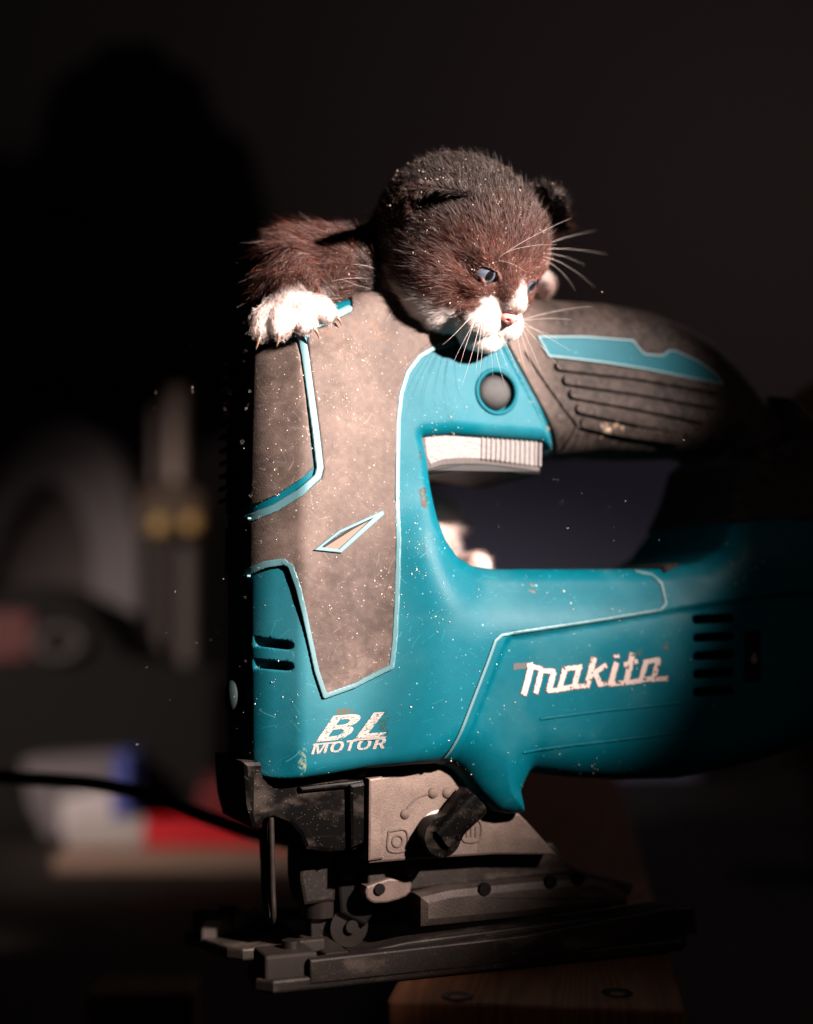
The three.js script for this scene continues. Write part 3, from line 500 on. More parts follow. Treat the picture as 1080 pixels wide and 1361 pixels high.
// ---------------------------------------------------------------- wooden beam, bench, wall and the things behind
function woodTex(seed, base, dark, w = 512, h = 1024) {
  return canvasTex(w, h, (g) => { const kn = rng(seed); const off = kn() * 50; fill(g, w, h, (x, y) => { const r = fbm(x * 0.012 + off, y * 0.0016, seed, 3) * 14, ring = 0.5 + 0.5 * Math.sin(r * 6.283 + 2 * vnoise(x * 0.03, y * 0.004, seed)), f = fbm(x * 0.25, y * 0.012, seed + 3, 3), t = clamp(0.55 * ring + 0.6 * (f - 0.3)); return [0, 1, 2].map((k) => lerp(base[k], dark[k], t)); }); });
}
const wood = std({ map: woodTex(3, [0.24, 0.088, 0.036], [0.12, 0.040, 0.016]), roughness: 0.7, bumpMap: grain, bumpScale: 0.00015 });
{ const a = onLevel(505, 1342, 0), b = onLevel(912, 1342, 0), c = onLevel(822, 1035, 0);
  const dir = c.clone().sub(b).setY(0).normalize(), across = new THREE.Vector3(-dir.z, 0, dir.x), w = Math.abs(b.clone().sub(a).dot(across)), len = 0.95, th = 0.045;
  const beam = thing('wooden_beam', 'brown wooden beam with two countersunk screws, lying under the jigsaw base', 'beam', b.toArray(), Math.atan2(-dir.x, -dir.z));
  const g = new RoundedBoxGeometry(w, th, len, 3, 0.0016); g.translate(-w / 2, -th / 2, -len / 2);
  const p = g.attributes.position, n = g.attributes.normal, uv = g.attributes.uv; for (let i = 0; i < p.count; i++) uv.setXY(i, (p.getX(i) + (Math.abs(n.getX(i)) > 0.7 ? p.getY(i) : 0)) / 0.12, (p.getZ(i) + (Math.abs(n.getZ(i)) > 0.7 ? p.getY(i) * 0.2 : 0)) / 0.5);
  part('timber', g, wood, beam);
  for (const [x, y] of [[608, 1325], [820, 1321]]) { const q = beam.worldToLocal(onLevel(x, y, 0)); beam.updateMatrixWorld(); const v = beam.worldToLocal(onLevel(x, y, 0));
    const s = new THREE.LatheGeometry([[0.0045, 0.0003], [0.0042, 0.0006], [0.0026, 0.0003], [0.0016, -0.0004], [0.0001, -0.0006]].map(([r, yy]) => new THREE.Vector2(r, yy)), 24); s.translate(v.x, 0, v.z); part('screw', s, M.steel, beam); }
}
const BENCH = -0.10;
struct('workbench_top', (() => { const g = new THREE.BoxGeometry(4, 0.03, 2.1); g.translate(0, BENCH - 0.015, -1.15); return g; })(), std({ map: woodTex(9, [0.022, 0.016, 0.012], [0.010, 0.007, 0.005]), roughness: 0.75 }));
struct('wall', (() => { const g = new THREE.BoxGeometry(7, 4, 0.1); g.translate(0, 1.6, -2.3); return g; })(), std({ color: rgb(0.34, 0.29, 0.29), roughness: 0.95, bumpMap: grain, bumpScale: 0.001 }));
// outlines seen at one depth, facing the camera squarely, extruded away from it
function slab(px, depth, thick, bevel = 0.002, smooth = 0) {
  const o = at(px[0][0], px[0][1], depth), pts0 = px.map(([x, y]) => { const p = at(x, y, depth); return [p.x - o.x, p.y - o.y]; }), pts = smooth ? spline(pts0, true, smooth) : pts0;
  const g = new THREE.ExtrudeGeometry(new THREE.Shape(pts.map(([x, y]) => new THREE.Vector2(x, y))), { depth: thick - 2 * bevel, bevelEnabled: true, bevelThickness: bevel, bevelSize: bevel, bevelOffset: -bevel, bevelSegments: 2 });
  g.translate(o.x, o.y, o.z - thick + bevel); return g;
}
const centred = (o, parts) => { const b = new THREE.Box3(); for (const [, g] of parts) { g.computeBoundingBox(); b.union(g.boundingBox); } const c = b.getCenter(new THREE.Vector3()); c.y = b.min.y; o.position.copy(c); for (const [n, g, m] of parts) part(n, g.translate(-c.x, -c.y, -c.z), m, o); };
const bRod = (x0, y0, x1, y1, d, r, r2 = r) => { const a = at(x0, y0, d), b = at(x1, y1, d), g = new THREE.CylinderGeometry(r2, r, a.distanceTo(b), 20); g.applyQuaternion(new THREE.Quaternion().setFromUnitVectors(new THREE.Vector3(0, 1, 0), b.clone().sub(a).normalize())); g.translate((a.x + b.x) / 2, (a.y + b.y) / 2, (a.z + b.z) / 2); return g; };
const bBall = (x, y, d, r, sy = 1) => { const g = new THREE.SphereGeometry(r, 24, 16), p = at(x, y, d); g.scale(1, sy, 1); g.translate(p.x, p.y, p.z); return g; };
const plain = (r, g, b, rough = 0.6, metal = 0) => std({ color: rgb(r, g, b), roughness: rough, metalness: metal });
const floorPy = (d) => 837 + 1778 * (CAM_Y - BENCH) / d;               // where the bench shows at a depth
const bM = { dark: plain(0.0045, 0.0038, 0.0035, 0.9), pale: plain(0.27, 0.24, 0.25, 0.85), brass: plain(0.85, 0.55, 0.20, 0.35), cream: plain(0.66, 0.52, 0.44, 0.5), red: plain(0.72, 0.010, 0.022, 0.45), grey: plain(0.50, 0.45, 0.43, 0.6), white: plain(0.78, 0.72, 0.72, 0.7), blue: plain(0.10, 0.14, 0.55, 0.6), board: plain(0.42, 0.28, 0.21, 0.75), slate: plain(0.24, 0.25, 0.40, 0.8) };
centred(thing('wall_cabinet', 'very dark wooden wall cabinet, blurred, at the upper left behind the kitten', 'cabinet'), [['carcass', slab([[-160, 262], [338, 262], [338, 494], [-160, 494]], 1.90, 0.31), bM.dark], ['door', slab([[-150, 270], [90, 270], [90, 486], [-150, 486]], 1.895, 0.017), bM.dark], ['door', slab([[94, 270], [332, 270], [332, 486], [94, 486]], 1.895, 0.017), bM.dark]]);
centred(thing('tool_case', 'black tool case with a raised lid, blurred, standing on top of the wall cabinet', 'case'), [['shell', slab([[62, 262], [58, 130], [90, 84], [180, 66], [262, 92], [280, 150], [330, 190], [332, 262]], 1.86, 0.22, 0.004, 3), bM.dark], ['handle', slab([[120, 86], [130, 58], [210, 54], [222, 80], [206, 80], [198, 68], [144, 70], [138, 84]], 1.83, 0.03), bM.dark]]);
centred(thing('plastic_hood', 'pale grey arched plastic hood, blurred, at the left edge behind the bench', 'hood'), [['arch', slab([[-60, 760], [-40, 690], [0, 615], [40, 572], [88, 556], [130, 576], [164, 630], [186, 720], [190, floorPy(1.55)], [140, floorPy(1.55)], [118, 720], [96, 664], [66, 640], [36, 652], [6, 690], [-20, 760]], 1.55, 0.11, 0.004), bM.pale], ['panel', slab([[-60, 800], [20, 660], [72, 642], [110, 672], [124, 740], [128, 850], [60, 800], [0, 770]], 1.58, 0.04), plain(0.15, 0.125, 0.125, 0.85)]]);
centred(thing('brass_valve', 'brass pipe fitting with two round knobs and a pale upright pipe, blurred', 'valve'), [['pipe', bRod(235, 640, 235, 515, 1.45, 0.0095), bM.cream], ['pipe', bRod(209, 640, 209, 540, 1.46, 0.0062), plain(0.3, 0.24, 0.23)], ['valve_body', slab([[182, 650], [222, 638], [250, 638], [272, 660], [272, 714], [182, 714]], 1.46, 0.04, 0.006), plain(0.10, 0.055, 0.022, 0.5)], ['knob', bBall(214, 698, 1.42, 0.0108), bM.brass], ['knob', bBall(256, 696, 1.42, 0.0108), bM.brass], ['outlet', bRod(215, 714, 215, floorPy(1.46), 1.46, 0.0097), plain(0.10, 0.08, 0.072)], ['outlet', bRod(250, 714, 250, floorPy(1.46), 1.46, 0.011), plain(0.15, 0.125, 0.115)]]);
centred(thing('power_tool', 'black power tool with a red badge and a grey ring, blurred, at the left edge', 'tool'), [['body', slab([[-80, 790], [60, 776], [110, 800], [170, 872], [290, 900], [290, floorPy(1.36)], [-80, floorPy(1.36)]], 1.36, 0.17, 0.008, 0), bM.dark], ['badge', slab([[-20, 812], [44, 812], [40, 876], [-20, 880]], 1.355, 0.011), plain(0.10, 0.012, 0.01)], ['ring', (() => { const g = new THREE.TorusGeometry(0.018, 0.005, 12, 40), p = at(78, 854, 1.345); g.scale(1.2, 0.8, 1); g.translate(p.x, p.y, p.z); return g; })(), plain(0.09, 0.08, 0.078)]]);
const bd = floorPy(1.13);
centred(thing('pale_board', 'pale board lying flat on the bench, blurred, under the red marker', 'board'), [['plank', (() => { const a = at(70, bd, 1.13), b = at(470, bd, 1.13), g = new RoundedBoxGeometry(b.x - a.x, 0.014, 0.2, 2, 0.002); g.translate((a.x + b.x) / 2, BENCH + 0.007, a.z - 0.10); return g; })(), bM.board]]);
centred(thing('marker', 'thick red marker with a grey cap lying on the pale board, blurred', 'marker'), [['barrel', bRod(196, 1112, 420, 1112, 1.19, 0.0175), bM.red], ['cap', bRod(92, 1112, 194, 1112, 1.19, 0.0153, 0.0173), bM.grey], ['clip', bRod(100, 1094, 186, 1092, 1.185, 0.0025), bM.grey]]);
centred(thing('white_carton', 'white carton with a blue edge, blurred, behind the grey cap of the marker', 'carton'), [['box', slab([[28, 1012], [150, 1004], [150, 1108], [62, 1112], [40, 1070]], 1.28, 0.10), plain(0.20, 0.175, 0.185, 0.7)], ['flap', slab([[78, 1062], [148, 1046], [150, 1106], [84, 1110]], 1.275, 0.004, 0.001), bM.white], ['blue_edge', slab([[151, 1004], [170, 1006], [170, 1100], [151, 1104]], 1.28, 0.10, 0.001), bM.blue], ['label_strip', slab([[60, 1046], [130, 1042], [130, 1064], [60, 1068]], 1.279, 0.001, 0.0003), plain(0.25, 0.2, 0.24)]]);
centred(thing('red_case', 'dark red case, blurred, behind the marker and the front of the jigsaw', 'case'), [['shell', slab([[262, 1048], [300, 1040], [440, 1040], [440, floorPy(1.33)], [262, floorPy(1.33)]], 1.33, 0.12, 0.006), plain(0.16, 0.006, 0.010, 0.6)], ['lid', slab([[268, 1034], [440, 1026], [440, 1038], [268, 1044]], 1.33, 0.118, 0.002), plain(0.14, 0.006, 0.010, 0.6)]]);
{ const c = thing('black_cable', 'black cable hanging across the lower left towards the foot of the jigsaw', 'cable'), p = [[-60, 1022, .56], [0, 1032, .555], [70, 1037, .55], [140, 1044, .545], [210, 1062, .535], [280, 1088, .525], [340, 1108, .52], [400, 1122, .515], [480, 1150, .51], [560, 1200, .51]].map((q) => at(...q)); c.position.copy(p[1]); part('sheath', tube(p, 0.0030, 80, 12).translate(-p[1].x, -p[1].y, -p[1].z), M.black, c); }
centred(thing('wood_block', 'small brown wooden block in the bottom left corner', 'block'), [['timber', (() => { const a = at(122, 1308, 0.56), b = at(262, 1306, 0.56), g = new RoundedBoxGeometry(b.x - a.x, 0.06, 0.03, 2, 0.0015); g.rotateY(0.06); g.translate((a.x + b.x) / 2, a.y - 0.03, a.z); return g; })(), std({ map: woodTex(5, [0.22, 0.12, 0.07], [0.13, 0.065, 0.035], 256, 256), roughness: 0.8 })]]);
centred(thing('wooden_handle', 'slanted brown wooden handle at the right edge, behind the rear of the jigsaw', 'handle'), [['shaft', slab([[1022, 550], [1080, 508], [1180, 470], [1190, 540], [1084, 560], [1030, 562]], 0.62, 0.025, 0.003), std({ map: woodTex(7, [0.60, 0.36, 0.24], [0.40, 0.22, 0.13], 256, 256), roughness: 0.7 })]]);
centred(thing('timber_offcut', 'pale brown timber offcut, blurred, at the right edge below the rear of the jigsaw', 'timber'), [['timber', slab([[1050, 976], [1110, 958], [1180, 950], [1180, floorPy(1.1)], [1100, floorPy(1.1)], [1090, 1030], [1056, 1018]], 1.10, 0.055, 0.003), bM.board]]);
centred(thing('storage_case', 'dark blue grey storage case, blurred, seen through the handle opening', 'case'), [['shell', slab([[540, 520], [918, 520], [918, floorPy(1.9)], [540, floorPy(1.9)]], 1.9, 0.2, 0.006), bM.slate], ['lid', slab([[534, 486], [924, 486], [924, 518], [534, 518]], 1.9, 0.25, 0.004), bM.slate]]);
// sawdust floating in the beam
{ const R = rng(404), m4 = new THREE.Matrix4(), im = new THREE.InstancedMesh(new THREE.IcosahedronGeometry(1, 0), plain(0.7, 0.6, 0.55, 0.9), 170);
  for (let i = 0; i < 170; i++) { const a = i % 3, p = a === 0 ? at(lerp(570, 910, R()), lerp(560, 770, R()), lerp(0.40, 0.50, R())) : a === 1 ? at(345 - 190 * R() * R(), lerp(420, 1000, R()), lerp(0.36, 0.40, R())) : at(lerp(250, 950, R()), lerp(160, 1000, R()), lerp(0.33, 0.5, R())), s = 0.00003 + 0.00012 * R() ** 4; m4.makeScale(s, s, s).setPosition(p); im.setMatrixAt(i, m4); }
  im.name = 'airborne_sawdust'; im.userData = { kind: 'stuff', label: 'fine sawdust floating in the light around the jigsaw', category: 'sawdust' }; im.castShadow = im.receiveShadow = true; scene.add(im); }
// ---------------------------------------------------------------- the kitten
// head axes: l towards its left side, u up, f towards the nose
const hf = new THREE.Vector3(0.585, -0.625, 0.52).normalize(), hl = new THREE.Vector3(0.72, 0.0, -0.69);
hl.addScaledVector(hf, -hl.dot(hf)).normalize(); const hu = new THREE.Vector3().crossVectors(hf, hl);
const HL = dirSaw(hl), HU = dirSaw(hu), HF = dirSaw(hf), HC = L3(616, 334, 0.0252), mm = 0.001, HS = 1.0;
const headPt = (l, u, f) => HC.clone().addScaledVector(HL, l * mm * HS).addScaledVector(HU, u * mm * HS).addScaledVector(HF, f * mm * HS);
const ell = (x, y, z, c, r) => { const a = (x - c[0]) / r[0], b = (y - c[1]) / r[1], d = (z - c[2]) / r[2], k0 = Math.hypot(a, b, d), k1 = Math.hypot(a / r[0], b / r[1], d / r[2]); return k1 < 1e-9 ? -Math.min(...r) : k0 * (k0 - 1) / k1; };
const cap = (x, y, z, a, b, r0, r1) => { const ex = b[0] - a[0], ey = b[1] - a[1], ez = b[2] - a[2], wx = x - a[0], wy = y - a[1], wz = z - a[2], t = clamp((wx * ex + wy * ey + wz * ez) / (ex * ex + ey * ey + ez * ez)); return Math.hypot(wx - ex * t, wy - ey * t, wz - ez * t) - lerp(r0, r1, t); };
const EYE = [9.9, 1.6, 18.6], EYER = 4.9;
function earD(l, u, f, s) {                                          // a small cupped ear; s is -1 for its right ear, 1 for its left
  const x = l * s, dx = x - (s > 0 ? 29.5 : 26), dy = u - (s > 0 ? 18.5 : 13.2), dz = f - (s > 0 ? 0 : 0.8), h = dx * 0.975 + dy * (s > 0 ? -0.22 : 0.20) + dz * -0.08;   // outwards
  const sx = dx * (s > 0 ? 0.2 : -0.14) + dy * 0.875 + dz * 0.46, oy = dx * 0.16 + dy * -0.44 + dz * 0.885;              // along the rim, towards the opening
  const w = lerp(10.5, 1.5, clamp((h + 7) / (s > 0 ? 24 : 17)) ** (s > 0 ? 0.85 : 1.3));
  const bow = Math.hypot(sx, (oy - 3) * 1.25) - Math.min(w, 9.0);
  return Math.max(Math.abs(bow) * 0.75 - 0.8, oy - 2.2, Math.abs(sx) - w, Math.abs(h - 1) - (s > 0 ? 16 : 9.5));
}
function headD(l, u, f) {                                            // in mm
  const x = Math.abs(l);
  let d = ell(l, u, f, [0, 3, -4], [26, 24.5, 27]);
  d = smin(d, ell(x, u, f, [12, -8, 6], [13, 12, 14]), 6);
  d = smin(d, ell(x, u, f, [7, -16, 6], [10.5, 7.5, 14]), 6);        // jaw
  d = smin(d, ell(l, u, f, [0, 9, 11], [17, 13, 12.5]), 6);
  d = smin(d, ell(l, u, f, [0, -10, 16], [12, 9.5, 11.5]), 5);
  d = smin(d, cap(l, u, f, [0, 5, 18.5], [0, -3.2, 27.5], 6.0, 4.4), 4);
  d = smin(d, ell(x, u, f, [9.5, 6.4, 17.5], [6.5, 3.6, 5]), 3.5);   // brows
  d = smin(d, ell(x, u, f, [5.2, -12.0, 22.8], [7.2, 6.4, 7.0]), 2.2); // whisker pads
  d = smin(d, ell(l, u, f, [0, -18.0, 21.6], [8.2, 5.0, 7.4]), 2);     // chin
  d = smin(d, ell(x, u, f, [10.2, -3.6, 18.6], [6, 2.8, 4.5]), 3);   // below the eyes
  d = smax(d, -cap(x, u, f, [0, -9, 31], [0, -14.6, 29.2], 0.45, 0.4), 0.7);
  d = smax(d, -cap(x, u, f, [0, -15.2, 29.0], [9.0, -16.6, 21.5], 0.5, 0.4), 0.7);
  const ex = x - EYE[0], ey = u - EYE[1], ez = f - EYE[2];
  const ol = ex * 0.93 + ey * 0.36, ou = ey * 0.93 - ex * 0.36;              // almond opening, outer corner higher
  const aside = Math.hypot(ex - 0.4 * ez * 0.5, ey) ;
  d = smin(d, Math.max(Math.hypot(ex, ey, ez) - (EYER + 0.6), -ez - 3), 1.5);  // the lids bulge over the eyeball
  d = smax(d, -(Math.hypot(ex, ey, ez) - (EYER + 0.1)), 0.3);
  d = smax(d, -Math.max((Math.hypot(ol / 3.8, (ou + 0.2) / 1.85) - 1) * 2.1, -ez), 0.6);
  d = smin(d, earD(l, u, f, -1), 2.2); d = smin(d, earD(l, u, f, 1), 2.2);
  return d;
}
const toHead = (x, y, z) => { const a = x - HC.x, b = y - HC.y, c = z - HC.z, k = 1000 / HS; return [(a * HL.x + b * HL.y + c * HL.z) * k, (a * HU.x + b * HU.y + c * HU.z) * k, (a * HF.x + b * HF.y + c * HF.z) * k]; };
// bones of the body in saw axes: [from, to, radius, radius, part]
const J = (px, py, z) => L3(px, py, z).toArray(), hp = (l, u, f) => headPt(l, u, f).toArray();
const bones = [
  [hp(0, -6, -12), J(484, 388, -0.034), 0.018, 0.017, 'neck'],
  [J(484, 388, -0.034), J(445, 440, -0.056), 0.017, 0.025, 'body'], [J(445, 440, -0.056), J(435, 600, -0.060), 0.026, 0.028, 'body'], [J(435, 600, -0.060), J(470, 735, -0.056), 0.028, 0.024, 'body'],
  [J(456, 372, 0.006), J(400, 362, 0.002), 0.0155, 0.0132, 'arm'], [J(484, 388, -0.030), J(456, 372, 0.006), 0.0165, 0.0155, 'arm'], [J(400, 362, 0.002), J(383, 394, 0.013), 0.0130, 0.0084, 'arm'], [J(380, 392, 0.012), J(388, 411, 0.0215), 0.0078, 0.0070, 'paw'],
  [J(540, 380, -0.040), J(660, 372, -0.020), 0.013, 0.0085, 'arm'], [J(660, 372, -0.020), J(709, 379, 0.000), 0.0078, 0.0066, 'paw'],
  [J(520, 740, -0.052), J(572, 706, -0.050), 0.013, 0.0105, 'leg'], [J(572, 706, -0.050), J(590, 762, -0.034), 0.009, 0.006, 'leg'], [J(590, 762, -0.034), J(634, 752, -0.016), 0.0058, 0.0048, 'paw'],
  [J(470, 750, -0.056), J(440, 900, -0.050), 0.015, 0.011, 'leg'], [J(440, 900, -0.050), J(470, 1010, -0.062), 0.009, 0.006, 'leg'],
];
{ const knee = J(470, 1010, -0.062), foot = [knee[0] + 0.004, 0.005, knee[2] + 0.012]; bones.push([knee, foot, 0.006, 0.0058, 'paw']); bones.push([foot, [foot[0] - 0.004, 0.005, foot[2] + 0.016], 0.0058, 0.005, 'paw']); }
bones.push([J(500, 760, -0.070), J(545, 930, -0.085), 0.0065, 0.004, 'tail'], [J(545, 930, -0.085), J(530, 1040, -0.09), 0.004, 0.0025, 'tail']);
// toes: [from, to, radius]
const toes = [[[371, 411, .0215], [351, 427, .0255], [347, 438, .0265]], [[381, 412, .0235], [372, 426, .0285], [370, 434, .0295]], [[391, 410, .0235], [399, 421, .0285], [403, 428, .0290]], [[400, 405, .021], [424, 410, .0255], [432, 416, .0262]]].map((t, i) => [t.map((p) => J(...p)), [0.0040, 0.0044, 0.0044, 0.0040][i]]);
const farToes = [[[709, 380, .000], [716, 386, .006]], [[709, 380, .000], [720, 378, .004]], [[709, 382, .000], [709, 390, .007]]].map((t) => [t.map((p) => J(...p)), 0.0036]);
function limbD(x, y, z) {
  let d = 1;
  for (const [a, b, r0, r1] of bones) { const q = cap(x, y, z, a, b, r0, r1); d = d > 0.5 ? q : smin(d, q, 0.006); }
  for (const [[a, b, c], r] of toes) d = smin(d, Math.min(cap(x, y, z, a, b, r, r * 1.02), cap(x, y, z, b, c, r * 1.02, r * 0.85)), 0.0014);
  for (const [[a, b], r] of farToes) d = smin(d, cap(x, y, z, a, b, r, r), 0.0012);
  return d;
}
function kittenD(x, y, z) {
  const b = limbD(x, y, z), hx = x - HC.x, hy = y - HC.y, hz = z - HC.z, R = Math.hypot(hx, hy, hz);
  if (R > 0.07) return Math.min(b, R - 0.045);
  const [l, u, f] = toHead(x, y, z); return smin(b, headD(l, u, f) * mm * HS, 0.007);
}
const PAWY = L(385, 388, 0.024)[1];
// colour of the coat: white blaze, muzzle, chin, throat and paws; the rest almost black, brown in the light
function coat(x, y, z) {
  const [l, u, f] = toHead(x, y, z), n = fbm(x * 260, y * 260, z * 260, 3) - 0.5; let w = 0;
  if (Math.hypot(l, u, f) < 42) {
    const aw = Math.abs(l);
    w = Math.max(w, sst(1.6, -1.6, Math.hypot(l / 13, (u + 15) / 9.6, (f - 24) / 12.5) * 10 - 10 + n * 7));
    w = Math.max(w, 0.8 * sst(1.1, -1.1, aw - lerp(3.6, 0.2, clamp((u + 6) / 11)) + n * 3.4) * sst(6, -2, u) * sst(15, 18, f));
    w = Math.max(w, sst(2.5, -2.5, u + 14.2 - 0.06 * f + n * 9) * sst(-22, -12, f) * sst(25, 18, aw));
  }
  for (const [[, b, c]] of toes) w = Math.max(w, sst(0.0105, 0.0065, Math.hypot(x - c[0], y - c[1], z - c[2]) + n * 0.004), sst(0.0135, 0.009, Math.hypot(x - b[0], y - b[1], z - b[2]) + n * 0.004));
  for (const k of [9, 12, 15, 16]) { const [a, b, r0, r1] = bones[k]; w = Math.max(w, sst(0.004, 0.001, cap(x, y, z, a, b, r0, r1) + n * 0.004)); }
  w *= x < bones[7][1][0] + 0.02 && y > 0.17 && Math.hypot(x - HC.x, y - HC.y, z - HC.z) > 0.042 ? sst(PAWY + 0.0035, PAWY - 0.001, y + n * 0.006) : 1;
  const chest = Math.hypot(x - bones[2][1][0] - 0.024, (y - bones[2][1][1]) * 0.25, z - bones[2][1][2] - 0.02); w = Math.max(w, 0.8 * sst(0.03, 0.012, chest + n * 0.01) * (z < -0.03 ? 1 : 0));
  return w;
}
const dark = [0.023, 0.0066, 0.0040], white = [0.80, 0.70, 0.66];
const KF = [bones[15][0][0], 0, bones[15][0][2]];                      // base of the kitten, where it stands
const kitten = thing('kitten', 'black and white kitten dusted with sawdust, hanging over the top of the jigsaw', 'kitten', SAW_O.clone().addScaledVector(EX, KF[0]).addScaledVector(EZ, KF[2]).toArray(), YAW);
const FT = J(718, 379, 0.004);
const bodyGeo = (() => {
  const lo = [1, 1, 1], hi = [-1, -1, -1], grow = (p, r) => p.forEach((v, k) => { lo[k] = Math.min(lo[k], v - r); hi[k] = Math.max(hi[k], v + r); });
  for (const [a, b, r0, r1] of bones) { grow(a, r0 + 0.003); grow(b, r1 + 0.003); } grow(HC.toArray(), 0.043);
  for (const [t, r] of toes) t.forEach((p) => grow(p, r + 0.002));
  const g = netMesh(kittenD, lo, hi, 0.0009, null, 1.6), p = g.attributes.position, col = new Float32Array(p.count * 3);
  for (let i = 0; i < p.count; i++) {
    const q = [p.getX(i), p.getY(i), p.getZ(i)], w = coat(...q), [l, u, f] = toHead(...q); let c = [0, 1, 2].map((k) => lerp(dark[k] * 0.7, [0.62, 0.40, 0.34][k], w));
    const pinkEye = sst(5.8, 4.2, Math.hypot(Math.abs(l) - EYE[0], u - EYE[1], (f - EYE[2]) * 0.4)); c = c.map((v, k) => lerp(v, [0.16, 0.07, 0.06][k], pinkEye * 0.8));
    col.set(c, i * 3);
  }
  g.setAttribute('color', new THREE.BufferAttribute(col, 3)); return g;
})();
const kpart = (name, g, m) => { g.translate(-KF[0], -KF[1], -KF[2]); return part(name, g, m, kitten); };
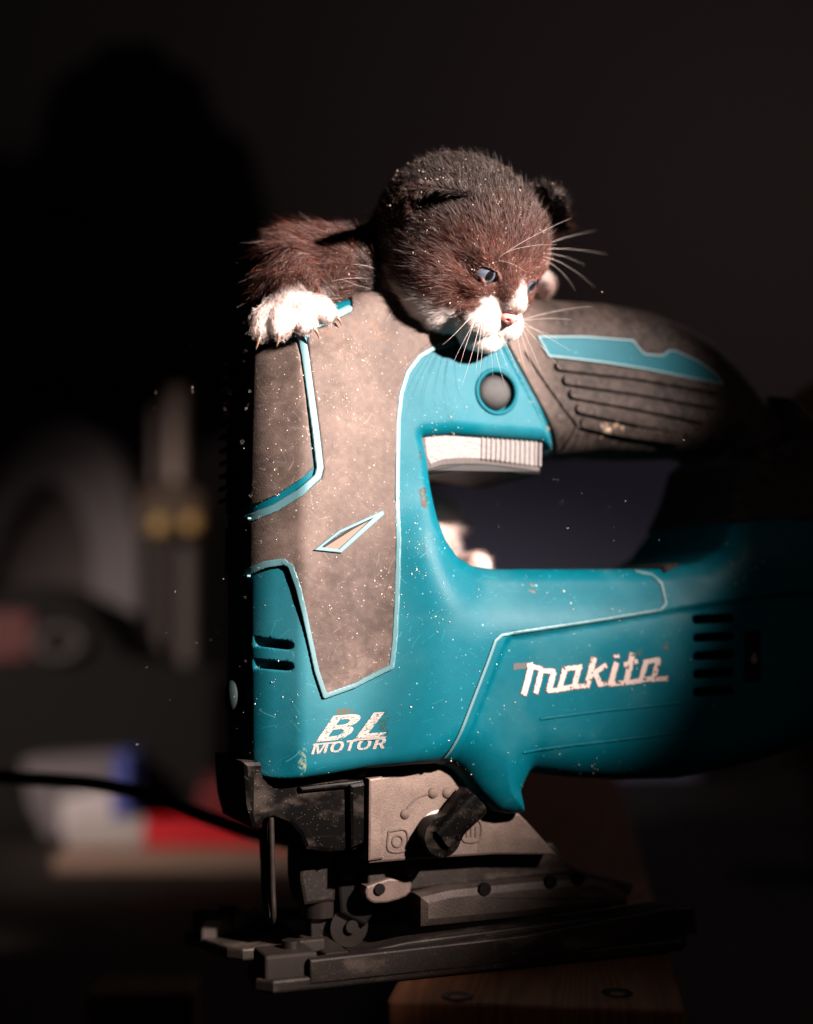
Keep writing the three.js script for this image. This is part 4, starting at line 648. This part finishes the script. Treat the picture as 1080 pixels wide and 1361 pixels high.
// ---- fur: tapered blades rooted all over the body
const furGeo = (() => {
  const P = bodyGeo.attributes.position, N = bodyGeo.attributes.normal, I = bodyGeo.index.array, R = rng(2024), eye = toSaw(camera.position);
  const nose = headPt(0, -7, 31), tri = I.length / 3, a = new THREE.Vector3(), b = new THREE.Vector3(), c = new THREE.Vector3(), n = new THREE.Vector3(), t = new THREE.Vector3(), v = new THREE.Vector3(), s = new THREE.Vector3(), d = new THREE.Vector3(), fn = new THREE.Vector3();
  const pos = [], nor = [], col = [], idx = []; const grains = [];
  for (let k = 0; k < tri; k++) {
    a.fromBufferAttribute(P, I[k * 3]); b.fromBufferAttribute(P, I[k * 3 + 1]); c.fromBufferAttribute(P, I[k * 3 + 2]);
    v.subVectors(eye, a).normalize(); n.fromBufferAttribute(N, I[k * 3]);
    const facing = n.dot(v), area = t.subVectors(b, a).cross(s.subVectors(c, a)).length() / 2 * 1e6;   // mm2
    const [hl0, hu0, hf0] = toHead(a.x, a.y, a.z), inHead = Math.hypot(hl0, hu0, hf0) < 42, low = a.y < 0.150 && !inHead;
    let dens = inHead ? 58 : low ? 4 : 24; if (facing < -0.15) dens *= 0.08; if (bodySDF(a.x, a.y, a.z) < -0.001) continue;
    const x = dens * area; let cnt = Math.floor(x) + (R() < x % 1 ? 1 : 0);
    for (; cnt > 0; cnt--) {
      let r1 = R(), r2 = R(); if (r1 + r2 > 1) { r1 = 1 - r1; r2 = 1 - r2; }
      const px = a.x + (b.x - a.x) * r1 + (c.x - a.x) * r2, py = a.y + (b.y - a.y) * r1 + (c.y - a.y) * r2, pz = a.z + (b.z - a.z) * r1 + (c.z - a.z) * r2;
      const [l, u, f] = toHead(px, py, pz), al = Math.abs(l); let len, lift, wid = 0.000042;
      const w = coat(px, py, pz); if (Math.hypot(px - FT[0], py - FT[1], pz - FT[2]) < 0.0095 && R() < 0.7) continue;
      if (inHead) {
        const dn = Math.hypot(l, u + 7.9, f - 29.8); if (dn < 2.9) continue;
        const de = Math.hypot((al - EYE[0]) / 4.1, (u - EYE[1]) / 2.5); if (de < 1.0 && f > 15) continue;
        t.set(px - nose.x, py - nose.y, pz - nose.z); len = lerp(0.0010, 0.0038, sst(5, 34, dn)); if (de < 2 && f > 12) len *= lerp(0.35, 1, de - 1); lift = lerp(0.25, 0.5, sst(8, 40, dn));
        if (u < -11 && f < 19) { len *= 1.35; lift = 0.35; }
        if (al > 23 && u > 2 && f > -14) { len = l > 0 ? 0.0016 : 0.0024; lift = l > 0 ? 0.4 : 0.75; t.addScaledVector(HL, Math.sign(l) * 0.03); }      // ears
      } else {
        let bd = 1, bb = bones[0], ow = 0; for (const bo of bones) { const q = cap(px, py, pz, bo[0], bo[1], bo[2], bo[3]); if (q < bd) { bd = q; bb = bo; } }
        t.set(bb[1][0] - bb[0][0], bb[1][1] - bb[0][1], bb[1][2] - bb[0][2]);
        len = { neck: 0.0075, body: 0.009, arm: 0.0052, paw: 0.0034, leg: 0.006, tail: 0.006 }[bb[4]]; lift = bb[4] === 'paw' ? 0.4 : 0.5;
        for (const [[, tb, tc]] of toes) ow = Math.max(ow, sst(0.009, 0.004, Math.min(Math.hypot(px - tb[0], py - tb[1], pz - tb[2]), Math.hypot(px - tc[0], py - tc[1], pz - tc[2]))));
        if (ow > 0) { len = lerp(len, 0.0024, ow); lift = lerp(lift, 0.22, ow); }
      }
      t.normalize(); t.addScaledVector(n, -t.dot(n)); if (t.lengthSq() < 1e-6) t.set(0, -1, 0); t.normalize();
      const clump = 0.6 * vnoise(px * 330, py * 330, pz * 330) + 0.5 * vnoise(px * 900, py * 900, pz * 900) - 0.55, clump2 = vnoise(px * 420 + 31, py * 420 + 7, pz * 420) - 0.5;
      s.crossVectors(t, n).normalize();
      d.copy(t).addScaledVector(n, lift * (0.6 + 0.8 * R())).addScaledVector(s, clump * 1.25 + (R() - 0.5) * 1.4).addScaledVector(n, clump2 * 0.8 + (R() - 0.5) * 0.4).normalize();
      const under = R() < (inHead ? 0.6 : 0.4); len *= (0.55 + 0.7 * R()) * (under ? 0.72 : 1.0); if (!under && R() < 0.03 && w < 0.6) { len *= 1.45; d.addScaledVector(n, 0.5).normalize(); }
      const bendX = t.x * len * 0.22, bendY = (t.y * 0.22 - 0.10) * len, bendZ = t.z * len * 0.22;
      s.crossVectors(d, n).normalize(); const tw = (R() - 0.5) * 1.6; fn.crossVectors(s, d); if (fn.dot(n) < 0) { s.negate(); fn.negate(); }
      s.multiplyScalar(Math.cos(tw)).addScaledVector(fn, Math.sin(tw)).normalize(); fn.crossVectors(s, d).normalize(); if (fn.dot(n) < 0) { s.negate(); fn.negate(); }
      const k0 = pos.length / 3, W0 = wid * (0.7 + 0.7 * R());
      const put = (q, ww, shade, tipw) => {
        const bx = px + d.x * len * q + bendX * q * q, by = py + d.y * len * q + bendY * q * q, bz = pz + d.z * len * q + bendZ * q * q;
        for (const sg of ww ? [-1, 1] : [0]) { pos.push(bx + s.x * ww * sg, by + s.y * ww * sg, bz + s.z * ww * sg); nor.push(lerp(fn.x, n.x, 0.35), lerp(fn.y, n.y, 0.35), lerp(fn.z, n.z, 0.35)); col.push(shade[0], shade[1], shade[2]); }
      };
      const headShade = inHead ? lerp(0.26, 1.7, sst(31, 11, Math.hypot(l * 0.9, u - 1, f - 24))) * lerp(1, 0.5, sst(6, 17, u)) : 1, rimHair = inHead && al > 29 ? 2.5 + R() * 2 : 1, lightHair = rimHair * (w < 0.4 && R() < (inHead ? 0.07 : 0.14) ? 1.9 + 2.0 * R() : 1), kk = (0.5 + 0.9 * R()) * lightHair * headShade, m = w > 0.5 ? 1 : 0, ww = clamp(w * 1.15 + (R() - 0.5) * 0.35);  // crown and back of head painted darker, face lighter, as the light falls
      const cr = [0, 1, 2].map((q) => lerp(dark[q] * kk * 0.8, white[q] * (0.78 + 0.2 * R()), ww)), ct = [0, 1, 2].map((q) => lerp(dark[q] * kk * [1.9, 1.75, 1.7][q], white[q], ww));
      if (under) { put(0, W0 * 0.9, cr); put(1, 0, ct); idx.push(k0, k0 + 1, k0 + 2); } else { put(0, W0, cr); put(0.5, W0 * 0.85, ct); put(1, 0, ct); idx.push(k0, k0 + 1, k0 + 2, k0 + 2, k0 + 1, k0 + 3, k0 + 2, k0 + 3, k0 + 4); }
      const dusty = inHead ? 0.012 + 0.05 * sst(10, -20, f) * sst(0.3, 0.7, vnoise(px * 190, py * 190, pz * 190)) : 0.002;
      if (w < 0.3 && facing > 0 && R() < dusty * 0.5) grains.push([px + d.x * len * 0.9, py + d.y * len * 0.9, pz + d.z * len * 0.9]);
    }
  }
  const g = new THREE.BufferGeometry(); g.setAttribute('position', new THREE.BufferAttribute(new Float32Array(pos), 3)); g.setAttribute('normal', new THREE.BufferAttribute(new Float32Array(nor), 3)); g.setAttribute('color', new THREE.BufferAttribute(new Float32Array(col), 3));
  g.setIndex(idx); g.userData.grains = grains; return g;
})();
// whiskers: root pixel -> bend -> tip, rooted on the head where the pixel's ray meets it
function onHead(px, py, fall) { const o = toSaw(camera.position), r = dirSaw(ray(px, py)).normalize(); let q = 0.3; for (let i = 0; i < 120; i++) { const x = o.x + r.x * q, y = o.y + r.y * q, z = o.z + r.z * q, d = kittenD(x, y, z); if (d < 0.0001) return new THREE.Vector3(x, y, z); q += Math.max(d * 0.7, 0.0001); if (q > 0.6) break; } return fall.clone(); }
const padL = headPt(8, -11, 25), cheekL = headPt(17, 1, 13);
const lash = [
  [639, 424, 628, 470, 614, 512], [645, 428, 640, 470, 637, 502], [650, 430, 653, 470, 655, 500], [634, 420, 612, 460, 603, 480], [628, 418, 600, 450, 588, 458], [656, 432, 664, 465, 676, 492], [660, 432, 680, 470, 690, 500], [640, 430, 634, 475, 632, 498], [652, 436, 660, 480, 672, 515], [630, 428, 615, 468, 611, 488],
  [697, 415, 740, 410, 787, 407], [696, 419, 720, 420, 760, 425], [696, 426, 720, 438, 742, 452], [694, 430, 715, 455, 745, 490], [692, 432, 706, 462, 718, 492], [690, 434, 698, 465, 712, 500], [695, 428, 722, 445, 758, 466], [686, 436, 690, 470, 700, 495],
  [718, 333, 745, 326, 806, 338], [716, 337, 745, 335, 776, 352], [716, 340, 752, 345, 790, 382], [718, 344, 748, 355, 764, 386], [714, 330, 735, 318, 792, 306], [660, 345, 690, 320, 758, 290], [664, 340, 690, 324, 740, 325], [655, 350, 668, 340, 700, 362],
  [500, 372, 470, 366, 440, 374], [520, 388, 480, 384, 452, 370], [505, 360, 485, 350, 466, 352], [535, 400, 520, 412, 512, 430],
];
const whiskerMat = std({ color: rgb(0.52, 0.45, 0.42), roughness: 0.5 });
function whisker(r, i) {
  const far = i >= 10 && i < 18, cheek = i >= 18 && i < 23, p0 = onHead(r[0], r[1], cheek ? cheekL : padL), z0 = p0.z, zs = far ? [z0, z0 + 0.004, z0 + 0.006] : cheek ? [z0, z0 - 0.01, z0 - 0.02] : [z0, z0 + 0.006, z0 + 0.004];
  const p1 = L3(r[2], r[3], zs[1]), p2 = L3(r[4], r[5], zs[2]), cv = new THREE.QuadraticBezierCurve3(p0, p1, p2), g = new THREE.TubeGeometry(cv, 14, i >= 23 && i < 26 ? 0.000042 : 0.000062, 5, false), p = g.attributes.position;
  for (let k = 0; k <= 14; k++) { const c = cv.getPointAt(k / 14), s = lerp(1, 0.2, k / 14); for (let q = 0; q <= 5; q++) { const j = k * 6 + q; p.setXYZ(j, c.x + (p.getX(j) - c.x) * s, c.y + (p.getY(j) - c.y) * s, c.z + (p.getZ(j) - c.z) * s); } }
  return g;
}
const whiskerGeos = lash.map(whisker);
// claws
const clawMat = std({ color: rgb(0.15, 0.085, 0.055), roughness: 0.35 });
const clawGeos = [[-0.4, -1], [-0.2, -1], [0.9, -0.75], [0.95, -0.5]].map(([dx, dy], i) => { const c = toes[i][0][2], q = (a, b, z) => [c[0] + dx * a * 0.001, c[1] + dy * a * 0.001 - b * 0.001, c[2] + z * 0.001]; return [q(2.8, 0, 2.4), q(4.2, 0.3, 2.8), q(5.0, 1.6, 1.6)]; }).map((c) => {
  const cv = new THREE.QuadraticBezierCurve3(...c.map((p) => new THREE.Vector3(...p))), g = new THREE.TubeGeometry(cv, 10, 0.00065, 8, false), p = g.attributes.position;
  for (let k = 0; k <= 10; k++) { const m = cv.getPointAt(k / 10), s = lerp(1, 0.08, (k / 10) ** 1.3); for (let q = 0; q <= 8; q++) { const j = k * 9 + q; p.setXYZ(j, m.x + (p.getX(j) - m.x) * s, m.y + (p.getY(j) - m.y) * s, m.z + (p.getZ(j) - m.z) * s); } } return g; });
kpart('body', bodyGeo, std({ vertexColors: true, roughness: 0.85 }));
const fur = kpart('fur', furGeo, new THREE.MeshPhysicalMaterial({ vertexColors: true, roughness: 0.9, specularIntensity: 0, side: THREE.DoubleSide })); fur.userData.kind = 'stuff';
for (const g of whiskerGeos) kpart('whisker', g, whiskerMat);
for (const g of clawGeos) kpart('claw', g, clawMat);
// eyes, nose
const eyeTex = canvasTex(512, 256, (g, w, h) => {                      // the pole of the sphere looks out: v runs from the pupil outwards
  const R = rng(5); fill(g, w, h, (x, y) => { const q = y / h * 180, a = x / w * 6.283, st = vnoise(Math.cos(a) * 14, Math.sin(a) * 14, q * 0.05); const iris = [0.055 + 0.05 * st, 0.065 + 0.055 * st, 0.095 + 0.06 * st], pupil = sst(17, 20, q * (1 + 0.12 * Math.cos(2 * a))), rim = sst(48, 54, q); return [0, 1, 2].map((k) => lerp(lerp(0.004, iris[k], pupil), [0.12, 0.11, 0.13][k], rim)); });
});
const eyeMat = new THREE.MeshPhysicalMaterial({ map: eyeTex, roughness: 0.25, clearcoat: 1, clearcoatRoughness: 0.03 });
for (const s of [-1, 1]) {
  const g = new THREE.SphereGeometry(EYER * mm * HS, 40, 28); const look = HF.clone().addScaledVector(HL, s < 0 ? -0.16 : 0.2).addScaledVector(HU, 0.02).normalize();
  g.applyQuaternion(new THREE.Quaternion().setFromUnitVectors(new THREE.Vector3(0, 1, 0), look)); const c = headPt(s * EYE[0], EYE[1], EYE[2]); g.translate(c.x, c.y, c.z); kpart('eye', g, eyeMat);
}
{ const f = (x, y, z) => { const [l, u, q] = toHead(x, y, z), al = Math.abs(l); let d = ell(l, u, q, [0, -7.8, 29.6], [lerp(1.0, 2.8, clamp((u + 10) / 3.4)), 2.2, 2.0]); d = smin(d, ell(al, u, q, [1.9, -8.0, 29.2], [1.7, 1.5, 1.7]), 1); d = smax(d, -ell(al, u, q, [2.0, -8.3, 31.0], [0.7, 0.45, 1.3]), 0.5); return d * mm * HS * 0.6; }, c = headPt(0, -7.5, 29.7);
  kpart('nose', netMesh(f, [c.x - 0.006, c.y - 0.006, c.z - 0.006], [c.x + 0.006, c.y + 0.006, c.z + 0.006], 0.00022), std({ color: rgb(0.62, 0.21, 0.19), roughness: 0.5, bumpMap: grain, bumpScale: 0.0001 })); }
{ const gr = furGeo.userData.grains, R = rng(31), im = new THREE.InstancedMesh(new THREE.IcosahedronGeometry(1, 0), std({ color: rgb(0.46, 0.35, 0.27), roughness: 0.9 }), gr.length), m4 = new THREE.Matrix4(), q = new THREE.Quaternion();
  gr.forEach((p, i) => { const s = 0.00006 + 0.00016 * R() ** 3; q.setFromEuler(new THREE.Euler(R() * 6, R() * 6, R() * 6)); m4.compose(new THREE.Vector3(p[0] - KF[0], p[1] - KF[1], p[2] - KF[2]), q, new THREE.Vector3(s * (1 + 1.4 * R()), s, s * 0.7)); im.setMatrixAt(i, m4); });
  im.name = 'sawdust'; im.userData = { kind: 'stuff' }; im.castShadow = im.receiveShadow = true; kitten.add(im); }
delete furGeo.userData.grains;
renderer.render(scene, camera);
